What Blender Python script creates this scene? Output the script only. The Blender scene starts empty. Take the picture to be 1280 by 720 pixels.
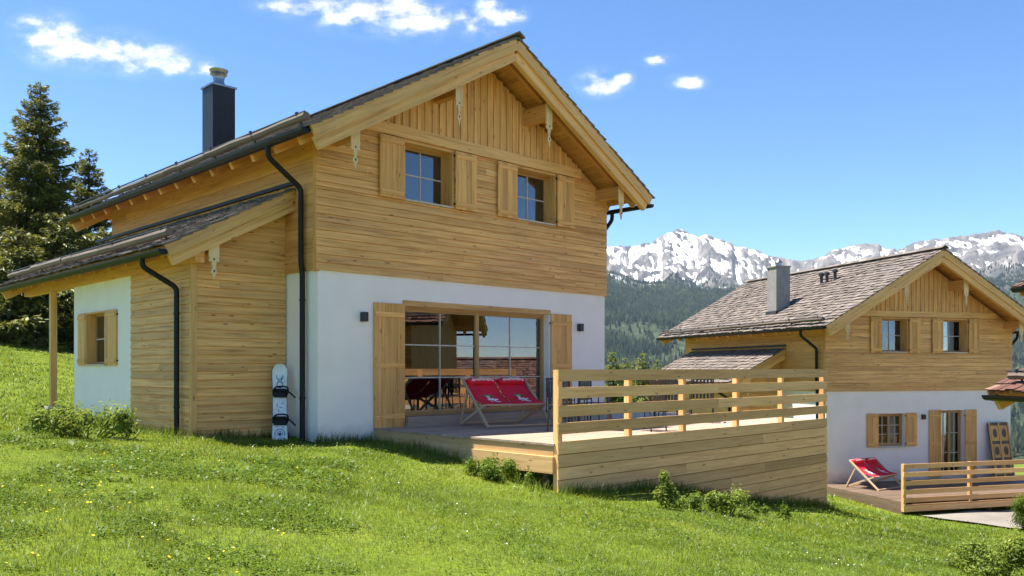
import bpy, bmesh, math, random
import numpy as np
from mathutils import Vector, Matrix
random.seed(7); np.random.seed(7)
rng = random.Random(11)
SC = bpy.context.scene
COL = SC.collection
R = math.radians
CAMZ = 1.158
F = 1072.0 / 1280.0          # focal length in frame widths

# ------------------------------------------------------------------ helpers
def V(*a): return Vector(a)

class MB:
    """collects shapes; build() links them as ONE mesh object"""
    def __init__(s):
        s.v = []; s.f = []; s.t = []; s.g = []
    def add(s, verts, faces, gc=None, tone=None):
        b = len(s.v)
        if tone is None: tone = rng.uniform(0, 1)
        off = Vector((rng.uniform(0, 50), rng.uniform(0, 50), rng.uniform(0, 50)))
        for i, p in enumerate(verts):
            s.v.append((p[0], p[1], p[2])); s.t.append(tone)
            q = (gc[i] if gc else p)
            s.g.append((q[0] + off.x, q[1] + off.y, q[2] + off.z))
        for f in faces: s.f.append(tuple(b + i for i in f))
    def box(s, c, size, M=None, tone=None):
        c = Vector(c); hx, hy, hz = [k / 2 for k in size]
        order = sorted(range(3), key=lambda k: -size[k])
        vs = []; gs = []
        for x in (-hx, hx):
            for y in (-hy, hy):
                for z in (-hz, hz):
                    p = Vector((x, y, z)); gs.append((p[order[0]], p[order[1]], p[order[2]]))
                    vs.append(c + (M @ p if M else p))
        s.add(vs, [(0, 1, 3, 2), (4, 6, 7, 5), (0, 4, 5, 1), (2, 3, 7, 6), (0, 2, 6, 4), (1, 5, 7, 3)], gs, tone)
    def bb(s, x0, x1, y0, y1, z0, z1, tone=None):
        s.box(((x0 + x1) / 2, (y0 + y1) / 2, (z0 + z1) / 2), (abs(x1 - x0), abs(y1 - y0), abs(z1 - z0)), None, tone)
    def beam(s, p0, p1, w, h, up=(0, 0, 1), tone=None):
        p0 = Vector(p0); p1 = Vector(p1); ex = (p1 - p0); L = ex.length; ex.normalize()
        ey = Vector(up).cross(ex)
        if ey.length < 1e-4: ey = Vector((0, 1, 0)).cross(ex)
        ey.normalize(); ez = ex.cross(ey)
        M = Matrix((ex, ey, ez)).transposed()
        s.box((p0 + p1) / 2, (L, w, h), M, tone)
    def prism(s, poly, O, ex, ey, en, d, tone=None):
        O = Vector(O); ex = Vector(ex); ey = Vector(ey); en = Vector(en); n = len(poly)
        vs = [O + ex * p[0] + ey * p[1] for p in poly] + [O + ex * p[0] + ey * p[1] + en * d for p in poly]
        gs = [(p[1], p[0], 0) for p in poly] + [(p[1], p[0], d) for p in poly]
        fs = [tuple(range(n))[::-1], tuple(range(n, 2 * n))]
        for i in range(n):
            j = (i + 1) % n; fs.append((i, j, n + j, n + i))
        s.add(vs, fs, gs, tone)
    def tube(s, pts, r, n=10, tone=None, rs=None):
        pts = [Vector(p) for p in pts]; vs = []; fs = []; gs = []
        prev = None; acc = 0
        for i, p in enumerate(pts):
            if i == 0: d = pts[1] - p
            elif i == len(pts) - 1: d = p - pts[i - 1]
            else: d = (pts[i + 1] - p).normalized() + (p - pts[i - 1]).normalized()
            d.normalize()
            if prev is None:
                a = Vector((0, 0, 1)) if abs(d.z) < .9 else Vector((1, 0, 0))
                e1 = d.cross(a).normalized()
            else:
                e1 = (prev - d * prev.dot(d)).normalized()
            prev = e1; e2 = d.cross(e1)
            rr = rs[i] if rs else r
            if i: acc += (p - pts[i - 1]).length
            for k in range(n):
                t = 2 * math.pi * k / n
                vs.append(p + e1 * (rr * math.cos(t)) + e2 * (rr * math.sin(t)))
                gs.append((acc, rr * math.cos(t), rr * math.sin(t)))
        for i in range(len(pts) - 1):
            for k in range(n):
                k2 = (k + 1) % n
                fs.append((i * n + k, i * n + k2, (i + 1) * n + k2, (i + 1) * n + k))
        fs.append(tuple(range(n))[::-1]); m = (len(pts) - 1) * n
        fs.append(tuple(range(m, m + n)))
        s.add(vs, fs, gs, tone)
    def lathe(s, O, prof, n=16, tone=None):
        O = Vector(O); vs = []; fs = []
        for (r, z) in prof:
            for k in range(n):
                t = 2 * math.pi * k / n
                vs.append(O + Vector((r * math.cos(t), r * math.sin(t), z)))
        for i in range(len(prof) - 1):
            for k in range(n):
                k2 = (k + 1) % n
                fs.append((i * n + k, i * n + k2, (i + 1) * n + k2, (i + 1) * n + k))
        fs.append(tuple(range(n))[::-1]); m = (len(prof) - 1) * n
        fs.append(tuple(range(m, m + n)))
        s.add(vs, fs, None, tone)
    def build(s, name, mat, parent=None, smooth=False, fix=True, bevel=0):
        me = bpy.data.meshes.new(name)
        me.from_pydata(s.v, [], s.f)
        if s.v:
            a = me.attributes.new('tone', 'FLOAT', 'POINT'); a.data.foreach_set('value', s.t)
            a = me.attributes.new('gc', 'FLOAT_VECTOR', 'POINT'); a.data.foreach_set('vector', np.array(s.g, dtype=np.float32).ravel())
        if fix:
            bm = bmesh.new(); bm.from_mesh(me); bmesh.ops.recalc_face_normals(bm, faces=bm.faces); bm.to_mesh(me); bm.free()
        if smooth:
            me.polygons.foreach_set('use_smooth', [True] * len(me.polygons))
        me.materials.append(mat)
        o = bpy.data.objects.new(name, me); COL.objects.link(o)
        if parent is not None: o.parent = parent
        if smooth and smooth != 'all':
            try: me.set_sharp_from_angle(angle=R(40))
            except Exception: pass
        if bevel:
            m = o.modifiers.new('edge', 'BEVEL'); m.width = bevel; m.segments = 2; m.limit_method = 'ANGLE'
        return o

def np_mesh(name, mat, verts, quads=None, tris=None, attrs=None, parent=None, smooth=False):
    """fast mesh from numpy arrays"""
    me = bpy.data.meshes.new(name)
    nq = 0 if quads is None else len(quads); nt = 0 if tris is None else len(tris)
    me.vertices.add(len(verts)); me.vertices.foreach_set('co', np.asarray(verts, np.float32).ravel())
    loops = []
    if nq: loops.append(np.asarray(quads, np.int32).ravel())
    if nt: loops.append(np.asarray(tris, np.int32).ravel())
    loops = np.concatenate(loops)
    me.loops.add(len(loops)); me.loops.foreach_set('vertex_index', loops)
    me.polygons.add(nq + nt)
    st = np.concatenate([np.arange(nq) * 4, nq * 4 + np.arange(nt) * 3]).astype(np.int32)
    me.polygons.foreach_set('loop_start', st)
    me.update(calc_edges=True)
    if smooth: me.polygons.foreach_set('use_smooth', [True] * (nq + nt))
    for k, arr in (attrs or {}).items():
        a = me.attributes.new(k, 'FLOAT', 'POINT'); a.data.foreach_set('value', np.asarray(arr, np.float32))
    me.validate()
    me.materials.append(mat)
    o = bpy.data.objects.new(name, me); COL.objects.link(o)
    if parent is not None: o.parent = parent
    return o

def thing(name, label, cat, loc=(0, 0, 0), rz=0, group=None):
    o = bpy.data.objects.new(name, None); COL.objects.link(o)
    o.empty_display_size = .3
    o.location = loc; o.rotation_euler = (0, 0, rz)
    return tag(o, label, cat, group)
def tag(o, label, cat, group=None):
    o['label'] = label; o['category'] = cat
    if group: o['group'] = group
    return o
def kind(o, k): o['kind'] = k; return o
def dup(root, loc, rz, label=None, group=None):
    def rec(o, par):
        c = o.copy(); COL.objects.link(c)
        if par is not None: c.parent = par
        for ch in list(o.children): rec(ch, c)
        return c
    r = rec(root, None); r.location = loc; r.rotation_euler = (0, 0, rz)
    if label: r['label'] = label
    if group: r['group'] = group
    return r

# ------------------------------------------------------------------ materials
class NT:
    def __init__(s, name):
        s.m = bpy.data.materials.new(name); s.m.use_nodes = True
        s.t = s.m.node_tree; s.t.nodes.clear()
        s.out = s.n('ShaderNodeOutputMaterial')
    def n(s, typ, **kw):
        nd = s.t.nodes.new(typ)
        for k, v in kw.items():
            if k.startswith('i_'):
                key = k[2:]; key = int(key) if key.isdigit() else key.replace('_', ' ')
                nd.inputs[key].default_value = v
            else: setattr(nd, k, v)
        return nd
    def l(s, a, b): s.t.links.new(a, b)
    def noise(s, vec, scale, detail=4, rough=.55):
        nd = s.n('ShaderNodeTexNoise'); nd.inputs['Scale'].default_value = scale
        nd.inputs['Detail'].default_value = detail; nd.inputs['Roughness'].default_value = rough
        if vec is not None: s.l(vec, nd.inputs['Vector'])
        return nd.outputs['Fac']
    def ramp(s, fac, stops, interp='LINEAR'):
        nd = s.n('ShaderNodeValToRGB'); cr = nd.color_ramp; cr.interpolation = interp
        while len(cr.elements) < len(stops): cr.elements.new(.5)
        for e, (p, c) in zip(cr.elements, stops):
            e.position = p; e.color = (c[0], c[1], c[2], 1) if not isinstance(c, (int, float)) else (c, c, c, 1)
        s.l(fac, nd.inputs['Fac']); return nd.outputs['Color']
    def mix(s, fac, a, b, blend='MIX'):
        nd = s.n('ShaderNodeMix', data_type='RGBA', blend_type=blend, clamp_factor=True)
        for sock, val in ((nd.inputs[0], fac), (nd.inputs[6], a), (nd.inputs[7], b)):
            if isinstance(val, (int, float)): sock.default_value = val if sock == nd.inputs[0] else (val, val, val, 1)
            elif isinstance(val, tuple): sock.default_value = (val[0], val[1], val[2], 1)
            else: s.l(val, sock)
        return nd.outputs[2]
    def math(s, op, a, b=0.0, c=0.0, clamp=False):
        nd = s.n('ShaderNodeMath', operation=op, use_clamp=clamp)
        for i, val in enumerate((a, b, c)):
            if isinstance(val, (int, float)): nd.inputs[i].default_value = val
            else: s.l(val, nd.inputs[i])
        return nd.outputs[0]
    def attr(s, name, out='Fac'):
        return s.n('ShaderNodeAttribute', attribute_name=name).outputs[out]
    def mapping(s, vec, sc):
        nd = s.n('ShaderNodeMapping'); nd.inputs['Scale'].default_value = sc; s.l(vec, nd.inputs['Vector']); return nd.outputs[0]
    def coord(s, which='Object'): return s.n('ShaderNodeTexCoord').outputs[which]
    def bsdf(s, col, rough=.7, spec=.3, bump=None, bstr=.3, bdist=.02, metal=0):
        p = s.n('ShaderNodeBsdfPrincipled')
        for key, val in (('Base Color', col), ('Roughness', rough), ('Metallic', metal)):
            if isinstance(val, (int, float)): p.inputs[key].default_value = val if key != 'Base Color' else (val, val, val, 1)
            elif isinstance(val, tuple): p.inputs[key].default_value = (val[0], val[1], val[2], 1)
            else: s.l(val, p.inputs[key])
        p.inputs['Specular IOR Level'].default_value = spec
        if bump is not None:
            b = s.n('ShaderNodeBump'); b.inputs['Strength'].default_value = bstr; b.inputs['Distance'].default_value = bdist
            s.l(bump, b.inputs['Height']); s.l(b.outputs[0], p.inputs['Normal'])
        s.l(p.outputs[0], s.out.inputs['Surface']); s.p = p
        return s.m

def wood(name, base, dark, tone_amt=.35, rough=.6, knots=True, grain=20, grey=0.0):
    k = NT(name)
    gc = k.attr('gc', 'Vector'); tone = k.attr('tone')
    g1 = k.noise(k.mapping(gc, (1.1, grain, grain)), 1.0, 5, .6)
    g2 = k.noise(k.mapping(gc, (.35, 5, 5)), 1.0, 3)
    c = k.ramp(g1, [(.33, dark), (.48, tuple(.35 * d + .65 * b for d, b in zip(dark, base))), (.62, base)])
    g3 = k.noise(k.mapping(gc, (.5, grain * .45, grain * .45)), 1.0, 3, .5)
    c = k.mix(k.ramp(g3, [(.40, .55), (.56, 0.0)]), c, tuple(.62 * d + .38 * b for d, b in zip(dark, base)))
    c = k.mix(k.ramp(g2, [(.35, 0.0), (.7, .5)]), c, tuple(min(1, x * 1.12) for x in base))
    lo = tuple([1 - tone_amt] * 3); hi = tuple([1 + tone_amt * .3] * 3)
    c = k.mix(1.0, c, k.ramp(tone, [(0, (lo[0], lo[1] * .985, lo[2] * .95)), (1, hi)]), 'MULTIPLY')
    if knots:
        vn = k.n('ShaderNodeTexVoronoi'); vn.inputs['Scale'].default_value = 1
        k.l(k.mapping(gc, (2.2, 7.5, 7.5)), vn.inputs['Vector'])
        kn = k.ramp(vn.outputs['Distance'], [(.07, .75), (.14, 0.0)])
        c = k.mix(kn, c, tuple(d * .45 for d in dark))
    if grey:
        gn = k.noise(k.mapping(gc, (.6, 3, 3)), 1.0, 4)
        c = k.mix(k.ramp(gn, [(.4, 0.0), (.75, grey)]), c, (.30, .27, .23))
    return k.bsdf(c, rough, .25, g1, .35, .006)

M = {}
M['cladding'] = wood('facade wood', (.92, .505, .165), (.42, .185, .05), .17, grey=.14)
M['trim'] = wood('trim wood', (.84, .49, .18), (.48, .25, .08), .22)
M['shutter'] = wood('shutter wood', (.86, .475, .155), (.48, .22, .06), .24)
M['pale'] = wood('pale carved wood', (.80, .60, .33), (.62, .42, .20), .12, knots=False)
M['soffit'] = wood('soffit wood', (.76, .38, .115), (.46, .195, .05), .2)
M['fence'] = wood('fence wood', (.95, .55, .24), (.66, .32, .12), .40)
M['deck'] = wood('deck wood', (.42, .32, .24), (.25, .18, .135), .28, knots=False, grey=.6)
M['deckedge'] = wood('deck edge wood', (.66, .43, .20), (.42, .24, .09), .3)
M['dkwood'] = wood('dark weathered wood', (.17, .12, .085), (.085, .06, .04), .3)
M['chairwood'] = wood('chair frame wood', (.60, .46, .30), (.42, .30, .18), .2, knots=False)

def shingle(name, ca, cb, cc):
    k = NT(name); tone = k.attr('tone'); gc = k.attr('gc', 'Vector')
    c = k.ramp(tone, [(0, ca), (.45, cb), (1, cc)])
    g = k.noise(k.mapping(gc, (2, 40, 40)), 1, 4)
    c = k.mix(k.ramp(g, [(.3, .45), (.6, 0.0)]), c, tuple(x * .45 for x in ca))
    big = k.noise(k.mapping(k.coord(), (.35, .35, .35)), 1, 5)
    c = k.mix(k.ramp(big, [(.45, 0.0), (.68, .5)]), c, (.15, .13, .12))
    return k.bsdf(c, .8, .2, g, .4, .006)
M['shingle'] = shingle('roof shingles', (.105, .088, .077), (.165, .138, .118), (.245, .205, .175))
M['shingle_red'] = shingle('reddish roof shingles', (.085, .042, .033), (.165, .08, .06), (.26, .145, .115))

def plaster():
    k = NT('white plaster'); co = k.coord()
    n1 = k.noise(co, 1.3, 6); n2 = k.noise(co, 55, 5, .7)
    c = k.ramp(n1, [(.3, (.845, .775, .705)), (.6, (.90, .83, .76))])
    sx = k.n('ShaderNodeSeparateXYZ'); k.l(co, sx.inputs[0])
    # splash dirt close to the ground
    d = k.math('ADD', sx.outputs[2], k.math('MULTIPLY', k.noise(co, 3.5, 6), .5))
    c = k.mix(k.ramp(d, [(.02, .6), (.40, 0.0)]), c, (.40, .36, .30))
    return k.bsdf(c, .9, .15, n2, .3, .006)
M['plaster'] = plaster()

def simple(name, col, rough=.5, metal=0, spec=.4, var=.15, scale=6):
    k = NT(name); n = k.noise(k.coord(), scale, 5)
    c = k.ramp(n, [(.3, tuple(x * (1 - var) for x in col)), (.7, tuple(min(1, x * (1 + var)) for x in col))])
    return k.bsdf(c, rough, spec, metal=metal)
M['black'] = simple('black gutter metal', (.010, .010, .010), .5, 0, .25)
M['slate'] = simple('dark chimney sheet', (.014, .015, .018), .45, .1, .35, .1)
M['greychim'] = simple('grey chimney render', (.25, .235, .22), .8)
M['steel'] = simple('stainless steel', (.30, .30, .31), .32, 1.0)
M['rail'] = wood('snow guard pole', (.19, .15, .118), (.07, .052, .04), .3, knots=False)
M['frame'] = wood('window frame wood', (.50, .30, .12), (.32, .17, .06), .15, knots=False)
M['muntin'] = simple('pale glazing bar', (.55, .48, .40), .5)
M['charcoal'] = simple('charcoal metal', (.035, .037, .04), .45)
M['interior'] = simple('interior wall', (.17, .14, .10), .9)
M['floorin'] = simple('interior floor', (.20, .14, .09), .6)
M['cream'] = simple('cream curtain', (.72, .60, .44), .9)
M['skytint_cloth'] = simple('sky-tinted curtain', (.03, .20, .66), .9)  # curtain cloth; its blue stands in for sky reflected in the panes
M['whitecloth'] = simple('white curtain', (.72, .73, .76), .9)
M['stone'] = simple('pale stone', (.45, .42, .38), .9, 0, .2, .3, 12)
M['white'] = simple('white board top', (.74, .74, .74), .35)
M['ink'] = simple('dark board graphic', (.05, .07, .10), .4)
M['inkblue'] = simple('blue board graphic', (.14, .28, .36), .4)
M['red'] = simple('red canvas', (.74, .020, .045), .75, 0, .2, .12, 3)
M['logo'] = simple('white print', (.78, .74, .74), .8)
M['logo_y'] = simple('ochre print', (.52, .36, .16), .8)
M['tabletop'] = simple('grey table top', (.16, .16, .165), .5)

def glass(name='window glass', ior=2.5):
    k = NT(name)
    fr = k.n('ShaderNodeFresnel'); fr.inputs['IOR'].default_value = ior
    tr = k.n('ShaderNodeBsdfTransparent'); tr.inputs[0].default_value = (.80, .85, .86, 1)
    gl = k.n('ShaderNodeBsdfGlossy'); gl.inputs['Roughness'].default_value = .004; gl.inputs['Color'].default_value = (.95, .97, 1, 1)
    mx = k.n('ShaderNodeMixShader'); k.l(fr.outputs[0], mx.inputs[0]); k.l(tr.outputs[0], mx.inputs[1]); k.l(gl.outputs[0], mx.inputs[2])
    k.l(mx.outputs[0], k.out.inputs['Surface']); return k.m
M['glass'] = glass(); M['glass_clear'] = glass('clear window glass', 1.45)

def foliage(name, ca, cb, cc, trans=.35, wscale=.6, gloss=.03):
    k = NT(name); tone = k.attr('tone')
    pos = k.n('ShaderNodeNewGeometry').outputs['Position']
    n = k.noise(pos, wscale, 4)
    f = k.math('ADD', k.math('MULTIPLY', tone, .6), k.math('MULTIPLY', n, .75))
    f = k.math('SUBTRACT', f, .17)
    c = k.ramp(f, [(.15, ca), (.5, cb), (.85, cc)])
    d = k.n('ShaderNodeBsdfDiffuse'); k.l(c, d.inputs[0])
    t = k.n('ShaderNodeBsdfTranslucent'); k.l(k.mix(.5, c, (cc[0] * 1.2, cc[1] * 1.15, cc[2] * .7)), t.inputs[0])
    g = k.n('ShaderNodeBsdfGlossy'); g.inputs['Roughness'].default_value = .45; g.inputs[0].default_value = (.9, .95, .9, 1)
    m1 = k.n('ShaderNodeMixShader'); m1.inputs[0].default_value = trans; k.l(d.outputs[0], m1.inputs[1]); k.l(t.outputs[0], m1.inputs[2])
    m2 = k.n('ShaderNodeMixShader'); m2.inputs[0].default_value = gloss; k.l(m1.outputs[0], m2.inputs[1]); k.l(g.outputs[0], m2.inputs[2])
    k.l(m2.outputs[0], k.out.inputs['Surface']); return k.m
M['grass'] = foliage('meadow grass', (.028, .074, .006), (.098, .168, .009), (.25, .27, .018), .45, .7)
M['spruce'] = foliage('spruce needles', (.012, .026, .010), (.062, .085, .016), (.21, .20, .034), .32, 1.0)
M['young'] = foliage('young conifer needles', (.06, .09, .015), (.14, .18, .025), (.22, .25, .04), .35, 1.0)
M['leaf'] = foliage('weed leaves', (.030, .070, .008), (.085, .145, .014), (.17, .23, .03), .35, 2.5, .012)
M['leaf_pale'] = foliage('pale weed leaves', (.06, .11, .015), (.14, .20, .030), (.26, .31, .06), .38, 2.5, .012)
M['bark'] = simple('bark', (.10, .07, .05), .95, 0, .1, .4, 8)
M['petal'] = simple('white petal', (.8, .8, .76), .8)
M['petal_y'] = simple('yellow petal', (.75, .55, .02), .8)
SUN_E, SKY_S, EXPO, CLOUD, SKY_SAT, HAZE = 5.0, .090, 1.54, 5.4, 1.22, 0.00005
# ------------------------------------------------------------------ chalet builder (local: X along gable, Y into depth, Z up, z=0 terrace level)
EX, EY, EZ = V(1, 0, 0), V(0, 1, 0), V(0, 0, 1)
W, D, ZS = 8.2, 10.2, 2.98          # width, depth, top of the plastered storey
CX, ZR, KR = W / 2, 8.06, .57       # ridge axis, ridge height, roof slope
OVF, OVR, OVS, OVE = 1.05, 1.3, .72, .50      # roof overhangs front, rear, sides
def ztop(a): return ZR - KR * abs(a - CX)

def wallbox(mb, O, ex, en, s0, s1, z0, z1, th, ops=()):
    """solid wall with rectangular openings; outer face in the plane through O, body behind it"""
    O = Vector(O)
    S = sorted({s0, s1, *[min(max(o[0], s0), s1) for o in ops], *[min(max(o[1], s0), s1) for o in ops]})
    for i in range(len(S) - 1):
        a, b = S[i], S[i + 1]
        cuts = sorted([(o[2], o[3]) for o in ops if o[0] < b - 1e-6 and o[1] > a + 1e-6])
        z = z0
        for (c0, c1) in cuts + [(z1, z1)]:
            if c0 > z + 1e-6:
                P = [O + ex * a + EZ * z, O + ex * b + EZ * z, O + ex * b + EZ * c0, O + ex * a + EZ * c0]
                mb.add(P + [p - en * th for p in P], [(0, 1, 2, 3), (7, 6, 5, 4), (0, 4, 5, 1), (1, 5, 6, 2), (2, 6, 7, 3), (3, 7, 4, 0)])
            z = max(z, c1)

def planks(mb, O, ex, en, s0, s1, z0, z1, h, t=.026, ops=(), lim=None, lap=.55, gap=.011, long=(2.6, 4.6)):
    O = Vector(O); rows = []
    z = z0
    while z < z1 - 1e-4: rows.append(z); z += h
    cuts = sorted({*rows, z1, *[o[2] for o in ops if z0 < o[2] < z1], *[o[3] for o in ops if z0 < o[3] < z1]})
    rowtone = {}
    for i in range(len(cuts) - 1):
        za, zb = cuts[i], cuts[i + 1]
        if zb - za < .004: continue
        A, B = s0, s1
        if lim:
            A, B = lim(zb); A = max(A, s0); B = min(B, s1)
            if B - A < .05: continue
        iv = [(A, B)]
        for o in ops:
            if o[2] < zb - 1e-4 and o[3] > za + 1e-4:
                nv = []
                for (a, b) in iv:
                    if o[1] <= a or o[0] >= b: nv.append((a, b)); continue
                    if o[0] > a: nv.append((a, o[0]))
                    if o[1] < b: nv.append((o[1], b))
                iv = nv
        row = int((za - z0) / h + 1e-3)
        rr = random.Random(row * 77 + int(s0 * 31) + int(O.x * 13))
        joints = []; x = A - rr.uniform(0, long[0])
        tones = {}
        while x < B: x += rr.uniform(*long); joints.append(x)
        for (a, b) in iv:
            pts = [a] + [j for j in joints if a + .15 < j < b - .15] + [b]
            for q in range(len(pts) - 1):
                p0, p1 = pts[q], pts[q + 1]
                seg = sum(1 for j in joints if j < (p0 + p1) / 2)
                tn = tones.setdefault(seg, rr.random())
                p1g = p1 - (.003 if q < len(pts) - 2 else 0)
                zt = zb - gap if abs(zb - rows[-1] - h) > 1e-3 else zb - .002
                d0, d1 = t, t * (1 - lap)
                P = [O + ex * p0 + EZ * za, O + ex * p1g + EZ * za, O + ex * p1g + EZ * zt, O + ex * p0 + EZ * zt]
                Q = [P[0] + en * d0, P[1] + en * d0, P[2] + en * d1, P[3] + en * d1]
                g = [(p0, za, 0), (p1g, za, 0), (p1g, zt, 0), (p0, zt, 0)] * 1
                g = g + [(u, v, .02) for (u, v, w) in g]
                mb.add(P + Q, [(0, 3, 2, 1), (4, 5, 6, 7), (0, 1, 5, 4), (1, 2, 6, 5), (2, 3, 7, 6), (3, 0, 4, 7)], g, tn)

GLASS = 'glass'
def window(par, O, ex, en, o0, o1, z0, z1, rec, cols, rows, name='window', lining=True, fmat=None, mat_line=None, sashes=1, sill=True):
    """window set back by rec into a wall; frame, panes, sill"""
    O = Vector(O); fmat = fmat or M['frame']
    def P(s, z, d): return O + ex * s + EZ * z + en * d
    def bar(mb, s0, s1, za, zb, d0, d1, tone=None):
        c = P((s0 + s1) / 2, (za + zb) / 2, (d0 + d1) / 2)
        Mx = Matrix((ex, en, EZ)).transposed()
        mb.box(c, (abs(s1 - s0), abs(d1 - d0), abs(zb - za)), Mx, tone)
    f = MB(); fw = .055
    if lining:     # lining boards of the reveal
        lm = mat_line or M['shutter']; ln = MB(); t = .03
        bar(ln, o0, o0 + t, z0, z1, -rec - .06, .035); bar(ln, o1 - t, o1, z0, z1, -rec - .06, .035)
        bar(ln, o0 + t, o1 - t, z1 - t, z1, -rec - .06, .038); bar(ln, o0 + t, o1 - t, z0, z0 + t, -rec - .06, .05)
        o0 += t; o1 -= t; z0 += t; z1 -= t
    wroot_mb = MB()
    bar(f, o0, o0 + fw, z0, z1, -rec - .06, -rec); bar(f, o1 - fw, o1, z0, z1, -rec - .06, -rec)
    bar(f, o0 + fw, o1 - fw, z1 - fw, z1, -rec - .06, -rec); bar(f, o0 + fw, o1 - fw, z0, z0 + fw, -rec - .06, -rec)
    fr = f.build(name, fmat, par)
    if lining: ln.build('reveal_lining', lm, fr)
    sw = (o1 - o0 - fw * 2) / sashes
    for k in range(sashes):
        a = o0 + fw + k * sw; b = a + sw
        if sashes > 1:
            e = MB(); ew = .05
            bar(e, a, a + ew, z0 + fw, z1 - fw, -rec - .05, -rec + .012); bar(e, b - ew, b, z0 + fw, z1 - fw, -rec - .05, -rec + .012)
            bar(e, a + ew, b - ew, z1 - fw - ew, z1 - fw, -rec - .05, -rec + .012); bar(e, a + ew, b - ew, z0 + fw, z0 + fw + ew, -rec - .05, -rec + .012)
            e.build('sash', fmat, fr); a += ew; b -= ew; zA, zB = z0 + fw + ew, z1 - fw - ew
        else: zA, zB = z0 + fw, z1 - fw
        g = MB(); bar(g, a, b, zA, zB, -rec - .036, -rec - .030); g.build('pane', M[GLASS], fr)
        if cols * rows > 1:
            m = MB(); mw = .024
            for c in range(1, cols):
                x = a + (b - a) * c / cols; bar(m, x - mw / 2, x + mw / 2, zA, zB, -rec - .048, -rec - .014)
            for r_ in range(1, rows):
                zz = zA + (zB - zA) * r_ / rows
                for c in range(cols):
                    xa = a + (b - a) * c / cols + (mw / 2 if c else 0); xb = a + (b - a) * (c + 1) / cols - (mw / 2 if c < cols - 1 else 0)
                    bar(m, xa, xb, zz - mw / 2, zz + mw / 2, -rec - .047, -rec - .015)
            m.build('glazing_bars', M['muntin'], fr)
    if sill:
        s = MB(); bar(s, o0 - .02, o1 + .02, z0 - .035, z0 - .005, -rec, .055); s.build('sill', M['muntin'] if fmat is M['frame'] else fmat, fr)
    return fr

def shutter(par, O, ex, en, s0, s1, z0, z1, off=.045, mat='shutter', tilt=0):
    """board-and-ledge shutter folded back on the wall"""
    O = Vector(O); mb = MB(); n = 4; w = (s1 - s0) / n; Mx = Matrix((ex, en, EZ)).transposed()
    for i in range(n):
        c = O + ex * (s0 + w * (i + .5)) + EZ * ((z0 + z1) / 2) + en * (off + .014)
        mb.box(c, (w - .004, .028, z1 - z0), Mx)
    hs = (.10, z1 - z0 - .10) if z1 - z0 < 1.6 else (.22, (z1 - z0) * .5, z1 - z0 - .22)
    for hh in hs:
        mb.box(O + ex * ((s0 + s1) / 2) + EZ * (z0 + hh) + en * (off + .038), (s1 - s0 - .03, .02, .09), Mx)
    sh = mb.build('shutter', M[mat], par)
    hg = MB()
    e = s1 if tilt >= 0 else s0
    for hh in (hs[0], hs[-1]):
        hg.box(O + ex * e + EZ * (z0 + hh) + en * (off - .004), (.05, .03, .035), Mx)
    hg.build('hinge', M['black'], sh)
    return sh

CARVE = [(.095, 0), (.095, -.45), (.075, -.47), (.10, -.51), (.08, -.56), (.03, -.56), (.045, -.60), (.028, -.66), (.018, -.70), (.05, -.76), (.055, -.79), (.025, -.85), (.012, -.92), (0, -.97)]
def carved(par, O, ex, en, sc=1.0, wide=1.0):
    poly = [(x * wide, z * sc) for x, z in CARVE] + [(-x * wide, z * sc) for x, z in CARVE[-2::-1]]
    mb = MB(); mb.prism(poly, O, ex, EZ, en, .03)
    # pierced heart and scroll grooves as small dark plugs
    o = mb.build('carved_end', M['pale'], par)
    for zz, r_ in ((-.50, .018), (-.775, .02)):
        d = MB(); pts = [(r_ * math.cos(t * math.pi / 4), zz * sc + 1.3 * r_ * math.sin(t * math.pi / 4)) for t in range(8)]
        d.prism(pts, Vector(O) + Vector(en) * .0305, ex, EZ, en, .002)
        d.build('carved_hole', M['dkwood'], o)
    return o

def shingles(mb, O, ex, eu, en, L, S, row=.24, wid=.17, thick=.022, seed=1, jag=.05):
    """overlapping shingle rows; O eave corner, ex along eave (length L), eu up the slope (length S)"""
    r_ = random.Random(seed); n = int(S / row) + 1
    for i in range(n):
        u0 = i * row - .03; x = -r_.uniform(0, wid)
        while x < L:
            w = wid * r_.uniform(.65, 1.35); a, b = max(x, 0), min(x + w - .006, L); x += w
            if b - a < .03: continue
            lo = u0 + r_.uniform(-jag, jag) * .6; hi = min(u0 + row * 1.28, S)
            if hi - lo < .05: continue
            t = thick * r_.uniform(.8, 1.7); lift = .030 + r_.uniform(0, .022)
            P = [O + ex * a + eu * lo + en * lift, O + ex * b + eu * lo + en * lift, O + ex * b + eu * hi + en * .004, O + ex * a + eu * hi + en * .004]
            g = [(lo, a, 0), (lo, b, 0), (hi, b, 0), (hi, a, 0)]
            Q = [p + en * t for p in P]
            mb.add(P + Q, [(0, 3, 2, 1), (4, 5, 6, 7), (0, 1, 5, 4), (1, 2, 6, 5), (2, 3, 7, 6), (3, 0, 4, 7)], g + [(q[0], q[1], .02) for q in g], r_.random())

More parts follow.
